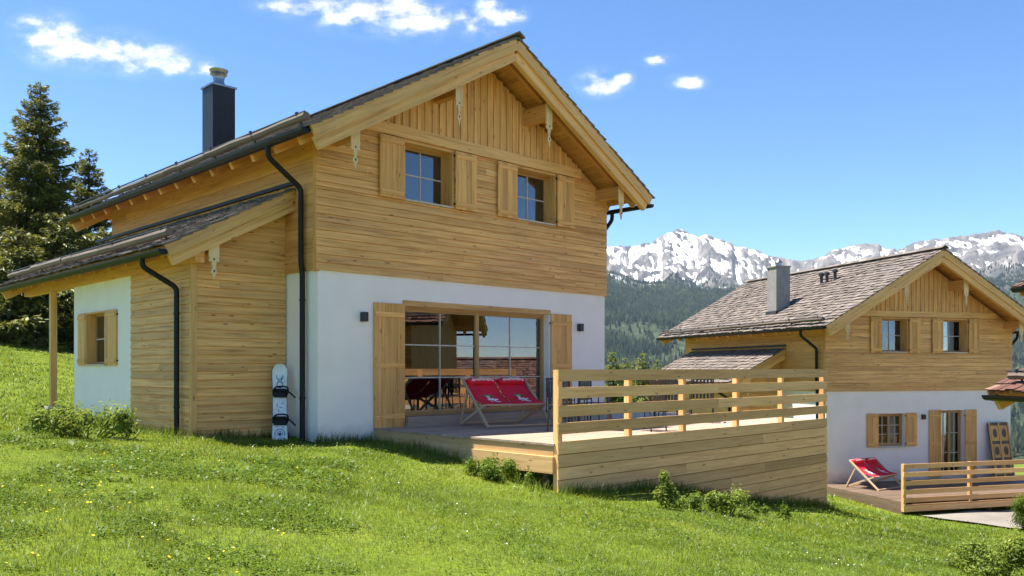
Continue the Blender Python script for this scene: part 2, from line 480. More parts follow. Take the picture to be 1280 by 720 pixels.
def gutter(par, O, ex, L, r_=.095, name='gutter', bw=(1, 0, 0)):
    """half-round gutter along ex with brackets"""
    O = Vector(O); bw = Vector(bw); mb = MB(); n = 8; poly = []
    for k in range(n + 1):
        t = math.pi + math.pi * k / n; poly.append((r_ * math.cos(t), r_ * math.sin(t)))
    for k in range(n, -1, -1):
        t = math.pi + math.pi * k / n; poly.append(((r_ - .008) * math.cos(t), (r_ - .008) * math.sin(t)))
    m = len(poly); vs = []
    for q in (0, L):
        for p in poly: vs.append(O + ex * q + bw * p[0] + EZ * p[1])
    fs = [(i, (i + 1) % m, m + (i + 1) % m, m + i) for i in range(m)]
    for i in range(n): fs += [(i, i + 1, m - 2 - i, m - 1 - i)]; fs += [(m + i, m + m - 1 - i, m + m - 2 - i, m + i + 1)]
    mb.add(vs, fs)
    g = mb.build(name, M['black'], par, fix=True)
    cap = MB()
    for q in (-.004, L - .002):
        cap.prism([(r_ * math.cos(math.pi + math.pi * k / n), r_ * math.sin(math.pi + math.pi * k / n)) for k in range(n + 1)], O + ex * q, bw, EZ, ex, .006)
    cap.build('end_cap', M['black'], g)
    return g

def bend(pts, r_=.09, n=4):
    """rounds the corners of a polyline"""
    pts = [Vector(p) for p in pts]; out = [pts[0]]
    for i in range(1, len(pts) - 1):
        a, b, c = pts[i - 1], pts[i], pts[i + 1]
        d1 = (a - b).normalized() * min(r_, (a - b).length * .45); d2 = (c - b).normalized() * min(r_, (c - b).length * .45)
        for k in range(n + 1):
            t = k / n; out.append((b + d1) * (1 - t) ** 2 + b * 2 * t * (1 - t) + (b + d2) * t ** 2)
    out.append(pts[-1]); return out

def downpipe(par, pts, r_=.05):
    mb = MB(); mb.tube(bend(pts), r_, 12)
    p = mb.build('downpipe', M['black'], par, smooth=True)
    c = MB()
    a, b = Vector(pts[-2]), Vector(pts[-1])
    for t in (.12, .55, .9):
        q = a.lerp(b, t); c.tube([q - EZ * .02, q + EZ * .02], r_ + .008, 12)
    c.build('pipe_clip', M['black'], p)
    return p

def snow_guard(par, O, ex, en, L, nb=6, rods=((.10, 0), (.19, 0)), seed=0):
    """rails on brackets above the eave; en = direction square to the roof"""
    O = Vector(O); r_ = random.Random(seed); rail = MB()
    x = 0.0
    while x < L - .3:        # rough split logs laid end to end
        ln = min(r_.uniform(1.6, 3.4), L - x); k_ = max(3, int(ln / .35)); ra = r_.uniform(.055, .072); hh = .125 + r_.uniform(-.012, .012)
        sh_ = Vector((r_.uniform(-.01, .01), 0, 0))
        rail.tube([O + ex * (x + (ln - .03) * q / k_) + en * (hh + r_.uniform(-.008, .008)) + sh_ for q in range(k_ + 1)], ra, 8, rs=[ra * r_.uniform(.9, 1.1) for q in range(k_ + 1)])
        x += ln
    o = rail.build('snow_guard', M['rail'], par)
    for i in range(nb):
        br = MB(); q = O + ex * (.25 + (L - .5) * i / (nb - 1))
        br.beam(q + en * .0, q + en * .22, .02, .03); br.tube([q + en * .22, q + en * .25], .03, 8)
        br.build('snow_guard_bracket', M['charcoal'], o)
    rr = MB(); rr.tube([O + en * .21, O + ex * L + en * .21], .016, 8); rr.build('snow_guard_rod', M['charcoal'], o)
    return o

def build_house(label, loc, ang, c):
    h = thing('chalet', label, 'house', loc, ang, 'timber chalets on the slope')
    global GLASS
    GLASS = c.get('glass', 'glass'); sh = M[c.get('shingle', 'shingle')]
    zb = c.get('zbase', -1.2)
    gops = c['gops']; uops = c['uops']          # openings: (s0,s1,z0,z1)
    FO = V(0, 0, 0)
    # ---- plastered ground floor (hollow, so the windows look into a room)
    g = MB()
    wallbox(g, (.02, 0, 0), EX, -EY, 0, W - .04, zb, ZS, .32, [(a - .02, b - .02, z0, z1) for a, b, z0, z1 in gops])
    g.bb(.02, .34, .32, D, zb, ZS); g.bb(W - .34, W - .02, .32, D, zb, ZS); g.bb(.34, W - .34, D - .3, D, zb, ZS)
    g.build('ground_floor_wall', M['plaster'], h)
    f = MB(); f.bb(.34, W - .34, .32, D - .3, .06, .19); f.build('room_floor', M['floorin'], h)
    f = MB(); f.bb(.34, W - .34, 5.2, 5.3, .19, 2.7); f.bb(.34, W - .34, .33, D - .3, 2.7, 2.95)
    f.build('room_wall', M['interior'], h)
    # ---- timber storey: core
    zbelt0, zbelt1 = c.get('belt', (5.70, 5.93))
    ze = ztop(0) - .34
    t = MB(); O = V(0, -.012, 0)
    wallbox(t, O, EX, -EY, 0, W, ZS + .002, ze, .30, uops)
    # gable above eave height, split at the windows' tops
    ctop = max([o[3] for o in uops])
    a1 = [o for o in uops]
    lim = lambda z: (CX - (ztop(CX) - .34 - z) / KR, CX + (ztop(CX) - .34 - z) / KR)
    zc = ctop + .02
    L0, R0 = lim(ze); L1, R1 = lim(zc)
    S = sorted({L0, R0, L1, R1, *[o[0] for o in a1], *[o[1] for o in a1]})
    for i in range(len(S) - 1):
        a, b = S[i], S[i + 1]
        if any(o[0] < b - 1e-6 and o[1] > a + 1e-6 for o in a1):
            continue
        ha, hb = min(zc, ztop(a) - .34), min(zc, ztop(b) - .34)
        poly = [(a, ze), (b, ze)] + ([(b, hb)] if hb > ze + 1e-4 else []) + ([(a, ha)] if ha > ze + 1e-4 else [])
        if len(poly) >= 3: t.prism(poly, O, EX, EZ, EY, .30)
    for o in a1:      # piece between window top and zc
        if zc > o[3] + 1e-3: t.prism([(o[0], o[3]), (o[1], o[3]), (o[1], zc), (o[0], zc)], O, EX, EZ, EY, .30)
    t.prism([(L1, zc), (R1, zc), (CX, ZR - .34)], O, EX, EZ, EY, .30)
    t.bb(0, .28, .30, D, ZS + .002, ze); t.bb(W - .28, W, .30, D, ZS + .002, ze)
    t.prism([(.28, ZS), (W - .28, ZS), (W - .28, ze), (CX, ZR - .34), (.28, ze)], (0, D - .3, 0), EX, EZ, EY, .3)
    t.bb(.28, W - .28, 3.2, 3.3, ZS, 5.6)
    core = t.build('timber_storey', M['cladding'], h)
    # ---- cladding
    p = MB(); pl = lambda z: lim(z)
    planks(p, (0, -.013, 0), EX, -EY, -.03, W + .03, ZS - .03, zbelt0, .148, .028, uops, lim, long=(4.5, 7.5))
    p.build('front_cladding', M['cladding'], h)
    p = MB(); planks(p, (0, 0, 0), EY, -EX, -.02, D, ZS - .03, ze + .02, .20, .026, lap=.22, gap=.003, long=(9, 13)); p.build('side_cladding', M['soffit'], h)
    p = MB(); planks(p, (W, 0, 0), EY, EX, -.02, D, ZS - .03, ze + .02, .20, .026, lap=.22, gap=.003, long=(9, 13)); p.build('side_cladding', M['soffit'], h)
    # corner posts
    for xa, xb in ((-.034, .05), (W - .05, W + .034)):
        p = MB(); p.bb(xa, xb, -.018, .08, ZS - .05, ze); p.build('corner_board', M['soffit'], h)
    # belt board
    A, B = lim(zbelt1); p = MB(); p.bb(A + .02, B - .02, -.075, -.013, zbelt0, zbelt1); p.build('belt_board', M['trim'], h)
    # vertical boards and battens
    p = MB(); x = A + .02
    while x < B - .02:
        b = min(x + .19, B - .02)
        za = min(ztop(x), ztop(b)) - .33
        if za > zbelt1 + .02:
            p.bb(x, b - .002, -.036, -.013, zbelt1 + .001, za)
            if x + .145 < B: p.bb(x + .155, min(x + .22, B - .02), -.062, -.036, zbelt1 + .001, min(ztop(x + .15), ztop(min(x + .22, B))) - .34)
        x += .19
    p.build('gable_cladding', M['cladding'], h)
    # ---- roof
    rf = MB(); LR = D + OVF + OVR; tdeck = .06
    for sgn in (-1, 1):
        ae = -OVS if sgn < 0 else W + OVE
        q = [(ae, ztop(ae) - .10), (CX, ZR - .10), (CX, ZR - .10 - tdeck), (ae, ztop(ae) - .10 - tdeck)]
        nb = 40
        for k in range(nb):   # sarking boards run along the ridge
            u0, u1 = k / nb, (k + 1) / nb - .0015
            xa, xb = ae + (CX - ae) * u0, ae + (CX - ae) * u1
            za, zc2 = ztop(xa) - .10, ztop(xb) - .10
            P = [V(xa, -OVF + .02, za), V(xb, -OVF + .02, zc2), V(xb, -OVF + .02, zc2 - tdeck), V(xa, -OVF + .02, za - tdeck)]
            Q = [v + EY * (LR - .04) for v in P]
            gcs = [(v.y, v.x, v.z) for v in P + Q]
            rf.add(P + Q, [(0, 1, 2, 3), (7, 6, 5, 4), (0, 4, 5, 1), (1, 5, 6, 2), (2, 6, 7, 3), (3, 7, 4, 0)], gcs)
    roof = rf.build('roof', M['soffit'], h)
    s = MB(); sl = math.hypot(1, KR); S_ = 0
    for sgn in (-1, 1):
        ae = -OVS - .06 if sgn < 0 else W + OVE + .06
        eu = V(-sgn, 0, KR) / sl; en = V(sgn * KR, 0, 1) / sl
        O = V(ae, -OVF - .03, ztop(ae) - .105)
        shingles(s, O, EY, eu, en, LR + .06, (CX + (OVS if sgn < 0 else OVE)) * sl + .08, seed=3 + sgn + c.get('seed', 0))
    s.build('shingles', sh, roof)
    rc = MB()
    x = -OVF - .06
    while x < D + OVR:
        for sgn in (-1, 1):
            eu = V(sgn, 0, -KR) / sl; en = V(sgn * KR, 0, 1) / sl
            cc = V(CX, x + .2, ZR + .035) + eu * .09
            rc.box(cc, (.19, .42, .03), Matrix((eu, EY, en)).transposed())
        x += .4
    rc.build('ridge_cap', sh, roof)
    # rafters
    for sgn in (-1, 1):
        y = -.55
        while y < D + OVR - .2:
            r_ = MB(); ae = -OVS + .04 if sgn < 0 else W + OVE - .04
            am = CX + sgn * .02
            ofs = .165 + .09
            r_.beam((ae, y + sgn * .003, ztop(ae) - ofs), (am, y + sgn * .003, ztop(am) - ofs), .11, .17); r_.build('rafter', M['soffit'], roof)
            y += .85
    # verge boards (front and rear, two tiers)
    for (yy, sgny) in ((-OVF, 1), (D + OVR, -1)):
        for sgn in (-1, 1):
            ae = -OVS - .03 if sgn < 0 else W + OVE + .03
            b1 = MB(); e = V(sgn, 0, -KR) / sl
            yv = yy + sgny * .02 + sgn * .003; top = V(CX, yv, ZR - .20); bot = V(ae, yv, ztop(ae) - .20)
            b1.beam(top + V(sgn * .004, 0, 0), bot - e * .05, .05, .23)
            b1.build('verge_board', M['trim'], h)
            b2 = MB()
            yv = yy + sgny * .11 + sgn * .003; ae -= sgn * .16; top = V(CX + sgn * .004, yv, ZR - .415); bot = V(ae, yv, ztop(ae) - .415)
            b2.beam(top, bot, .12, .23); b2.build('verge_beam', M['trim'], h)
    # purlins with carved ends
    for a, dz, hh in ((.32, .36, .26), (2.76, .36, .34), (W - 2.84, .36, .34), (W - .32, .36, .26)):
        pz = ztop(a) - .345 - (KR * .09)
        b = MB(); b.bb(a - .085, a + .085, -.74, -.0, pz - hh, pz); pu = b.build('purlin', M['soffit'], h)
        carved(pu, (a, -.742, pz - .0), EX, -EY, .98 if hh > .3 else .82)
        b = MB(); b.bb(a - .085, a + .085, D, D + OVR - .3, pz - hh, pz); b.build('purlin', M['soffit'], h)
    for y in (.16, 3.2, 6.4, 9.6):   # short eave brackets on the side walls
        pass
    # gutters
    zg = ztop(-OVS) - .13
    g1 = gutter(h, (-OVS - .085, -OVF + .06, zg), EY, LR - .1); g2 = gutter(h, (W + OVE + .085, -OVF + .06, zg), EY, LR - .1)
    xg = -OVS - .085
    downpipe(h, [(xg, .31, zg - .05), (xg, .31, zg - .26), (-.115, .36, zg - .72), (-.115, .36, 3.1), (-.085, .36, 2.92), (-.085, .36, zb)])
    xr = W + OVE + .085
    downpipe(h, [(xr, .25, zg - .05), (xr, .25, zg - .24), (W + .115, .25, zg - .72), (W + .115, .25, zb)])
    # snow guards
    for sgn in (-1, 1):
        ae = -OVS + .10 if sgn < 0 else W + OVE - .10
        en = V(sgn * KR, 0, 1) / sl
        snow_guard(h, V(ae, -OVF + .25, ztop(ae) - .04), EY, en, LR - .5, 8, seed=1)
    # windows upstairs
    for i, o in enumerate(uops):
        window(h, (0, -.012, 0), EX, -EY, o[0], o[1], o[2], o[3], .25, 2, 2)
    for s_ in c['ushut']: shutter(h, (0, -.013, 0), EX, -EY, s_[0], s_[1], s_[2], s_[3], .06, tilt=s_[4])
    c['ground'](h)
    # chimney
    ca, cb, cw, cz, style = c['chim']
    m = MB(); m.bb(ca, ca + cw, cb, cb + cw, ztop(ca) - .6, cz)
    ch = m.build('chimney', M['slate' if style == 'steel' else 'greychim'], h)
    m = MB(); m.bb(ca - .035, ca + cw + .035, cb - .035, cb + cw + .035, cz, cz + .05); m.build('chimney_cap', M['steel'] if style == 'steel' else M['greychim'], ch)
    m = MB(); q = V(ca + cw / 2, cb + cw / 2, cz + .05)
    if style == 'steel':
        m.lathe(q, [(.17, 0), (.17, .08), (.13, .16), (.15, .24), (.15, .26)])
        m.lathe(q + EZ * .33, [(.22, 0), (.20, .03), (.24, .10), (.24, .115), (.02, .13)])
        for k in range(4):
            t_ = k * math.pi / 2; m.tube([q + V(.13 * math.cos(t_), .13 * math.sin(t_), .24), q + V(.2 * math.cos(t_), .2 * math.sin(t_), .36)], .012, 6)
    else:
        m.lathe(q, [(.12, 0), (.12, .14), (.17, .16), (.03, .30)])
    m.build('chimney_cowl', M['steel'], ch, smooth=True)
    m = MB(); sk = .05
    m.bb(ca - sk, ca + cw + sk, cb - sk, cb + cw + sk, ztop(ca) - .3, ztop(ca) + .06); 
    m.build('chimney_flashing', M['charcoal'], ch)
    if c.get('vent'):
        for (va, vb) in c['vent']:
            m = MB(); m.lathe((va, vb, ztop(va) - .1), [(.06, 0), (.06, .34), (.11, .36), (.11, .46), (.03, .50)], 12); m.build('roof_vent', M['charcoal'], h, smooth=True)
    for (a, y) in c.get('lamps', ()):
        m = MB(); m.bb(a - .055, a + .055, -.13, -.004, y - .09, y + .09); l_ = m.build('wall_lamp', M['charcoal'], h, bevel=.008)
        m = MB(); m.bb(a - .04, a + .04, -.115, -.03, y + .0905, y + .094); m.build('lamp_glass', M['white'], l_)
    # ---- annex along the left side
    bf, bw, bwe, br = c['annex']       # front wall, end of planked part, end of wall, end of roof
    AW = 1.83; k2 = .53; zt2 = lambda a: 4.62 + k2 * a
    an = MB(); an.prism([(-AW, zb), (0, zb), (0, zt2(0) - .22), (-AW, zt2(-AW) - .22)], (0, bf, 0), EX, EZ, EY, bw - bf)
    an.build('annex_core', M['soffit'], h)
    an = MB()
    ops = [c['awin'][0]] if c.get('awin') else []
    if bwe > bw + .1:
        wallbox(an, (-AW - .012, bw + .002, 0), EY, -EX, 0, bwe - bw - .002, zb, 3.2, .28, [(o[0] - bw, o[1] - bw, o[2], o[3]) for o in ops])
        an.bb(-AW + .27, -.002, bwe - .25, bwe, zb, 3.2)
        an.build('annex_plaster_wall', M['plaster'], h)
        w2 = MB(); w2.bb(-AW + .27, -.03, bw + .05, bwe - .26, 3.0, 3.19); w2.build('annex_ceiling', M['interior'], h)
    p = MB()
    planks(p, (0, bf, 0), EX, -EY, -AW, -.002, zb, zt2(0), .15, .026, lim=lambda z: ((z - 4.41) / k2, 0), lap=.8)
    planks(p, (-AW, 0, 0), EY, -EX, bf, bw, zb, zt2(-AW) - .25, .15, .026, lap=.8)
    p.build('annex_cladding', M['cladding'], h)
    p = MB(); p.bb(-AW - .034, -AW + .07, bf - .036, bf + .05, zb, zt2(-AW) - .25); p.build('corner_board', M['trim'], h)
    s2 = math.hypot(1, k2); ea = -2.40
    eu = V(1, 0, k2) / s2; en = V(-k2, 0, 1) / s2
    b0 = bf - .42
    m = MB(); L2 = br - b0; nb = 14
    for k in range(nb):
        xa, xb = ea + (0 - ea) * k / nb, ea + (0 - ea) * ((k + 1) / nb) - .004
        P = [V(xa, b0 + .02, zt2(xa) - .10), V(xb, b0 + .02, zt2(xb) - .10), V(xb, b0 + .02, zt2(xb) - .16), V(xa, b0 + .02, zt2(xa) - .16)]
        Q = [v + EY * (L2 - .04) for v in P]
        m.add(P + Q, [(0, 1, 2, 3), (7, 6, 5, 4), (0, 4, 5, 1), (1, 5, 6, 2), (2, 6, 7, 3), (3, 7, 4, 0)], [(v.y, v.x, v.z) for v in P + Q])
    ar = m.build('annex_roof', M['soffit'], h)
    m = MB(); shingles(m, V(ea - .06, b0 - .03, zt2(ea - .06) - .105), EY, eu, en, L2 + .06, (0 - ea + .03) * s2, seed=9 + c.get('seed', 0)); m.build('shingles', sh, ar)
    m = MB(); m.bb(-.10, -.03, b0 - .01, br, zt2(0) - .03, zt2(0) + .035); m.build('flashing', M['black'], ar)
    y = b0 + .5
    while y < br - .2:
        r_ = MB(); r_.beam((ea + .05, y, zt2(ea + .05) - .25), (-.02, y, zt2(-.02) - .25), .10, .17); r_.build('rafter', M['soffit'], ar); y += .85
    for (yy, sgny) in ((b0, 1), (br, -1)):
        m = MB(); m.beam((-.03, yy + sgny * .02, zt2(-.03) - .19), (ea - .04, yy + sgny * .02, zt2(ea - .04) - .19), .05, .20); m.build('verge_board', M['trim'], h)
        m = MB(); m.beam((-.03, yy + sgny * .10, zt2(-.03) - .38), (ea + .05, yy + sgny * .10, zt2(ea + .05) - .38), .11, .20); m.build('verge_beam', M['trim'], h)
    m = MB(); m.bb(-AW - .07, -AW + .09, bf - .30, br - .15, 3.0, 3.285) ; m.build('eave_beam', M['soffit'], h)
    m = MB(); m.bb(-1.66, -1.50, bf - .30, bf, zt2(-1.58) - .62, zt2(-1.58) - .36); pu = m.build('purlin', M['soffit'], h)
    carved(pu, (-1.58, bf - .302, zt2(-1.58) - .33), EX, -EY, .76)
    gutter(h, (ea - .10, b0 + .02, zt2(ea) - .19), EY, L2 - .04)
    xg = ea - .10; zg = zt2(ea) - .19
    yb = bf + .52
    downpipe(h, [(xg, yb, zg - .05), (xg, yb, zg - .22), (-AW - .11, yb - .12, zg - .56), (-AW - .11, yb - .12, zb)], .048)
    snow_guard(h, V(ea + .18, b0 + .3, zt2(ea + .18) - .05), EY, en, L2 - .6, 5, seed=2)
    for yp in c.get('posts', ()):
        m = MB(); m.bb(-AW - .07, -AW + .07, yp - .07, yp + .07, -.0 + c['postz'], 3.0); po = m.build('porch_post', M['trim'], h)
        m = MB(); m.bb(-AW - .16, -AW + .16, yp - .16, yp + .16, c['postz'] - .5, c['postz'] - .001); m.build('post_footing', M['stone'], po)
    if c.get('awin'):
        o, shs = c['awin']
        window(h, (-AW - .012, 0, 0), EY, -EX, o[0], o[1], o[2], o[3], .14, 2, 2)
        for s_ in shs: shutter(h, (-AW - .013, 0, 0), EY, -EX, s_[0], s_[1], o[2], o[3], .012, tilt=s_[2])
    return h
# ------------------------------------------------------------------ the chalets
L1 = V(-3.555, 15.62, 0); A1 = math.atan2(.698, .716)
def patio(h):
    O = V(.0, 0, 0)
    window(h, O, EX, -EY, 1.98, 6.16, .19, 2.40, .17, 2, 3, 'patio_door', lining=False, sashes=2, sill=False)
    m = MB(); m.bb(1.94, 6.20, -.02, .10, 2.403, 2.50); m.build('door_lintel', M['trim'], h)
    m = MB(); m.bb(1.99, 6.15, -.12, .14, .0, .185); m.build('door_step', M['deck'], h)
    shutter(h, O, EX, -EY, 1.235, 1.965, .0, 2.42, .02, tilt=1)
    shutter(h, O, EX, -EY, 6.20, 6.91, .0, 2.42, .02, tilt=-1)
house = build_house('big timber chalet with white ground floor and wide patio door behind the wooden deck', L1, A1, dict(
    gops=[(1.98, 6.16, -.02, 2.40)], uops=[(1.94, 3.22, 4.48, 5.66), (5.06, 6.34, 4.48, 5.66)],
    ushut=[(1.33, 1.92, 4.47, 5.67, 1), (3.24, 3.83, 4.47, 5.67, -1), (4.45, 5.04, 4.47, 5.67, 1), (6.36, 6.95, 4.47, 5.67, -1)],
    ground=patio, chim=(1.37, 7.16, .6, 8.34, 'steel'), lamps=[(.99, 2.13), (7.2, 2.13)],
    annex=(1.12, 3.94, 7.36, 11.2), posts=(8.92,), postz=.24, zbase=-1.3,
    awin=((5.27, 6.45, 1.21, 2.37), [(4.66, 5.26, -1), (6.46, 6.98, 1)])))

L2 = V(10.99, 30.05, -2.62); A2 = math.atan2(.286, .958)
def ground2(h):
    O = V(0, 0, 0)
    window(h, O, EX, -EY, 2.2, 3.36, .96, 2.14, .16, 2, 3, sashes=2, lining=False)
    shutter(h, O, EX, -EY, 1.70, 2.18, .95, 2.15, .02, tilt=1); shutter(h, O, EX, -EY, 3.38, 3.86, .95, 2.15, .02, tilt=-1)
    window(h, O, EX, -EY, 4.95, 6.0, -.2, 2.22, .16, 2, 3, 'patio_door', sashes=2, lining=False, sill=False)
    shutter(h, O, EX, -EY, 4.40, 4.93, -.22, 2.24, .02, tilt=1); shutter(h, O, EX, -EY, 6.02, 6.55, -.22, 2.24, .02, tilt=-1)
house2 = build_house('smaller looking chalet lower down the slope with grey chimney and brown shingle roof', L2, A2, dict(
    gops=[(2.2, 3.36, .96, 2.14), (4.95, 6.0, -.2, 2.22)], uops=[(2.31, 3.46, 4.34, 5.58), (4.99, 6.12, 4.34, 5.58)],
    ushut=[(1.82, 2.29, 4.33, 5.59, 1), (3.48, 3.95, 4.33, 5.59, -1), (4.49, 4.97, 4.33, 5.59, 1), (6.14, 6.62, 4.33, 5.59, -1)],
    ground=ground2, chim=(.42, 3.6, .62, 7.75, 'grey'), lamps=[(4.13, 2.0)], vent=[(2.6, 3.4), (2.6, 3.75), (2.75, 3.1)],
    glass='glass_clear', annex=(2.73, 8.4, 8.4, 9.5), posts=(), postz=0, zbase=-1.8, seed=5, belt=(5.62, 5.83)))

A3 = R(6); c3, s3 = math.cos(A3), math.sin(A3)
L3 = V(8.40 + 2.38 * c3 + 9.9 * s3, 15 + 2.38 * s3 - 9.9 * c3, -2.47)
def ground3(h): pass
house3 = build_house('chalet at the right picture edge, only its reddish shingled eave corner and gutter showing', L3, A3, dict(
    gops=[(3.0, 4.5, .9, 2.1)], uops=[(2.31, 3.46, 4.38, 5.58), (4.99, 6.12, 4.38, 5.58)], ushut=[], ground=ground3,
    chim=(5.5, 3.6, .62, 8.2, 'grey'), annex=(1.12, 9.1, 9.1, 9.9), posts=(), postz=0, zbase=-1.5, seed=11, shingle='shingle_red'))

L4 = V(24, 10.5, -6.34)
house4 = dup(house3, L4, 0.0, 'chalet outside the picture whose reddish roof is mirrored in the patio door glass')

# curtains and a table seen through the glass
def curtain(loc_h, ang, a0, a1, y, z0, z1, mat, label, folds=9, amp=.035, z0off=0):
    n = folds * 6; vs = []; fs = []
    for k in range(n + 1):
        a = a0 + (a1 - a0) * k / n; d = amp * math.sin(k / 6 * 2 * math.pi) + .3 * amp * math.sin(k * .37)
        for z, s in ((z0, 1.2), ((z0 + z1) / 2, 1.0), (z1, .6)): vs.append(V(a, y + d * s, z))
    for k in range(n):
        for j in range(2): q = k * 3 + j; fs.append((q, q + 3, q + 4, q + 1))
    mb = MB(); mb.add(vs, fs); o = mb.build('curtain', mat, None, smooth='all', fix=False)
    m = o.modifiers.new('thick', 'SOLIDIFY'); m.thickness = .006
    o.location = loc_h; o.rotation_euler = (0, 0, ang); tag(o, label, 'curtain'); return o
curtain(L1, A1, 2.10, 2.42, .42, .22, 2.34, M['cream'], 'cream curtain gathered behind the patio door beside the tall left shutter', 4)
curtain(L1, A1, 2.62, 2.86, .44, 4.5, 5.6, M['skytint_cloth'], 'sky-tinted curtain behind the upper window nearest the chimney', 4)
curtain(L1, A1, 5.12, 5.70, .44, 4.5, 5.6, M['skytint_cloth'], 'sky-tinted curtain half drawn in the upper window nearest the right eave of the big chalet', 6)
curtain(L2, A2, 2.36, 3.12, .36, 4.36, 5.54, M['skytint_cloth'], 'sky-tinted curtain in the lower chalet upper window nearest its drainpipe', 5)
curtain(L2, A2, 5.04, 5.8, .36, 4.36, 5.54, M['skytint_cloth'], 'sky-tinted curtain in the lower chalet upper window farthest from its drainpipe', 4)
curtain(L2, A2, 5.15, 5.42, .36, -.1, 2.2, M['whitecloth'], 'white curtain hanging inside the terrace door of the lower chalet', 4)
curtain(L2, A2, 2.95, 3.28, .36, 1.0, 2.12, M['whitecloth'], 'white curtain gathered in the ground floor window of the lower chalet', 4)
curtain(L1 + V(-1.83 * .716, -1.83 * .698, 0) , A1 + math.pi / 2, 5.5, 6.2, -.26, 1.25, 2.33, M['whitecloth'], 'pale grey curtain in the small annex window between two shutters', 5, .02)

def put(loc, ang, a, b, z):   # house-local point to world
    c, s = math.cos(ang), math.sin(ang); return V(loc.x + c * a - s * b, loc.y + s * a + c * b, loc.z + z)
t = thing('dining_table', 'wooden dining table standing inside behind the patio door', 'table', put(L1, A1, 3.3, 2.2, .19), A1)
m = MB(); m.bb(-.9, .9, -.45, .45, .71, .75); m.build('tabletop', M['dkwood'], t)
for x in (-.8, .8):
    for y in (-.38, .38):
        m = MB(); m.bb(x - .035, x + .035, y - .035, y + .035, 0, .709); m.build('leg', M['chairwood'], t)
def inchair(a, b, rz, lab):
    t = thing('dining_chair', lab, 'chair', put(L1, A1, a, b, .19), A1 + rz, 'dining chairs inside the chalet')
    m = MB(); m.bb(-.2, .2, -.2, .2, .43, .46); m.build('seat', M['chairwood'], t)
    m = MB(); m.bb(-.2, .2, .17, .2, .5, .95); m.build('backrest', M['chairwood'], t)
    for x in (-.17, .17):
        for y in (-.17, .17):
            m = MB(); m.bb(x - .02, x + .02, y - .02, y + .02, 0, .43); m.build('leg', M['chairwood'], t)
inchair(2.8, 1.55, 0 + math.pi, 'wooden dining chair inside, on the curtain side of the patio door')
inchair(3.8, 1.5, math.pi, 'wooden dining chair inside, next to the middle post of the patio door')

# ------------------------------------------------------------------ terrace of the big chalet
DA0, DA1, DB = 1.235, 10.12, -4.76
d = thing('terrace_deck', 'large raised wooden deck in front of the patio door of the big chalet', 'deck', L1, A1)
m = MB(); y = -.02; 
while y > DB + .05:
    y0 = max(y - .139, DB + .02); x = DA0
    cut = rng.uniform(2, 5)
    for xa, xb in ((DA0, DA0 + cut), (DA0 + cut + .004, DA1 - .03)): m.bb(xa, xb, y0, y, -.032, 0)
    y -= .145
m.build('floor_boards', M['deck'], d)
m = MB(); m.bb(DA0 + .02, DA0 + .06, DB + .05, -.03, -.22, -.034); m.bb(DA0 - .03, DA0 + .018, DB + .02, -.5, -.46, -.235); m.bb(DA0 - .03, DA0 + .25, DB + .02, -.6, -.234, -.20)
m.build('edge_board', M['deckedge'], d)
m = MB(); m.bb(DA1 - .07, DA1 - .031, DB + .06, -.03, -.25, -.034); m.build('edge_board', M['deckedge'], d)
for a in (1.45, 3.5, 5.6, 7.7, 9.8):
    for b in (-4.4, -2.4):
        m = MB(); m.bb(a - .06, a + .06, b - .06, b + .06, -3.2, -.034); m.build('support_post', M['dkwood'], d)
m = MB()
for a in (1.6, 3.0, 4.4, 5.8, 7.2, 8.6, 9.9): m.bb(a - .04, a + .04, DB + .08, -.05, -.23, -.033)
m.build('joist', M['dkwood'], d)
def railing(label, loc, ang, a0, a1, b, posts, zs, screen_z, group=None, hb=.195, light_end=True):
    f = thing('wooden_railing', label, 'railing', loc, ang, group)
    for z0, z1 in zs:
        m = MB(); n = max(1, int((a1 - a0) / 4.4)); x = a0
        for k in range(n):
            xa = a0 + (a1 - a0) * k / n; xb = a0 + (a1 - a0) * (k + 1) / n - .004
            m.bb(xa, xb, b - .075, b - .047, z0, z1)
        m.build('rail', M['fence'], f)
    for i, a in enumerate(posts):
        m = MB(); m.bb(a - .05, a + .05, b - .0345, b + .06, (screen_z[0] if i in (0, len(posts) - 1) else -.30), zs[0][1] - .005); m.build('post', M['fence'], f)
    if screen_z[1] > screen_z[0]:
        m = MB(); planks(m, (0, b - .047, 0), EX, -EY, a0, a1, screen_z[0], screen_z[1], hb, .030, lap=.45, gap=.013, long=(5.5, 9.5)); m.build('screen_boards', M['fence'], f); m = MB(); m.bb(a0 + .02, a1 - .02, b - .046, b - .036, screen_z[0], screen_z[1] - .01); m.build('gap_light_stop', M['dkwood'], f)  # added dark sheet: stops light through the gaps and darkens the grooves
    return f
def px2a(px, loc, ang, b):
    r_ = (px - 640) / 1072; c, s = math.cos(ang), math.sin(ang)
    X0 = loc.x - s * b; Y0 = loc.y + c * b
    return (r_ * Y0 - X0) / (c - r_ * s)
posts = [DA0 + .08, 3.05, 4.62, 6.42, 8.19, DA1 - .06]
railing('long pale plank railing with closed board screen below, along the big deck', L1, A1, DA0, DA1, DB, posts,
        [(.955, 1.135), (.69, .862), (.41, .585), (.145, .318)], (-2.305, .035))

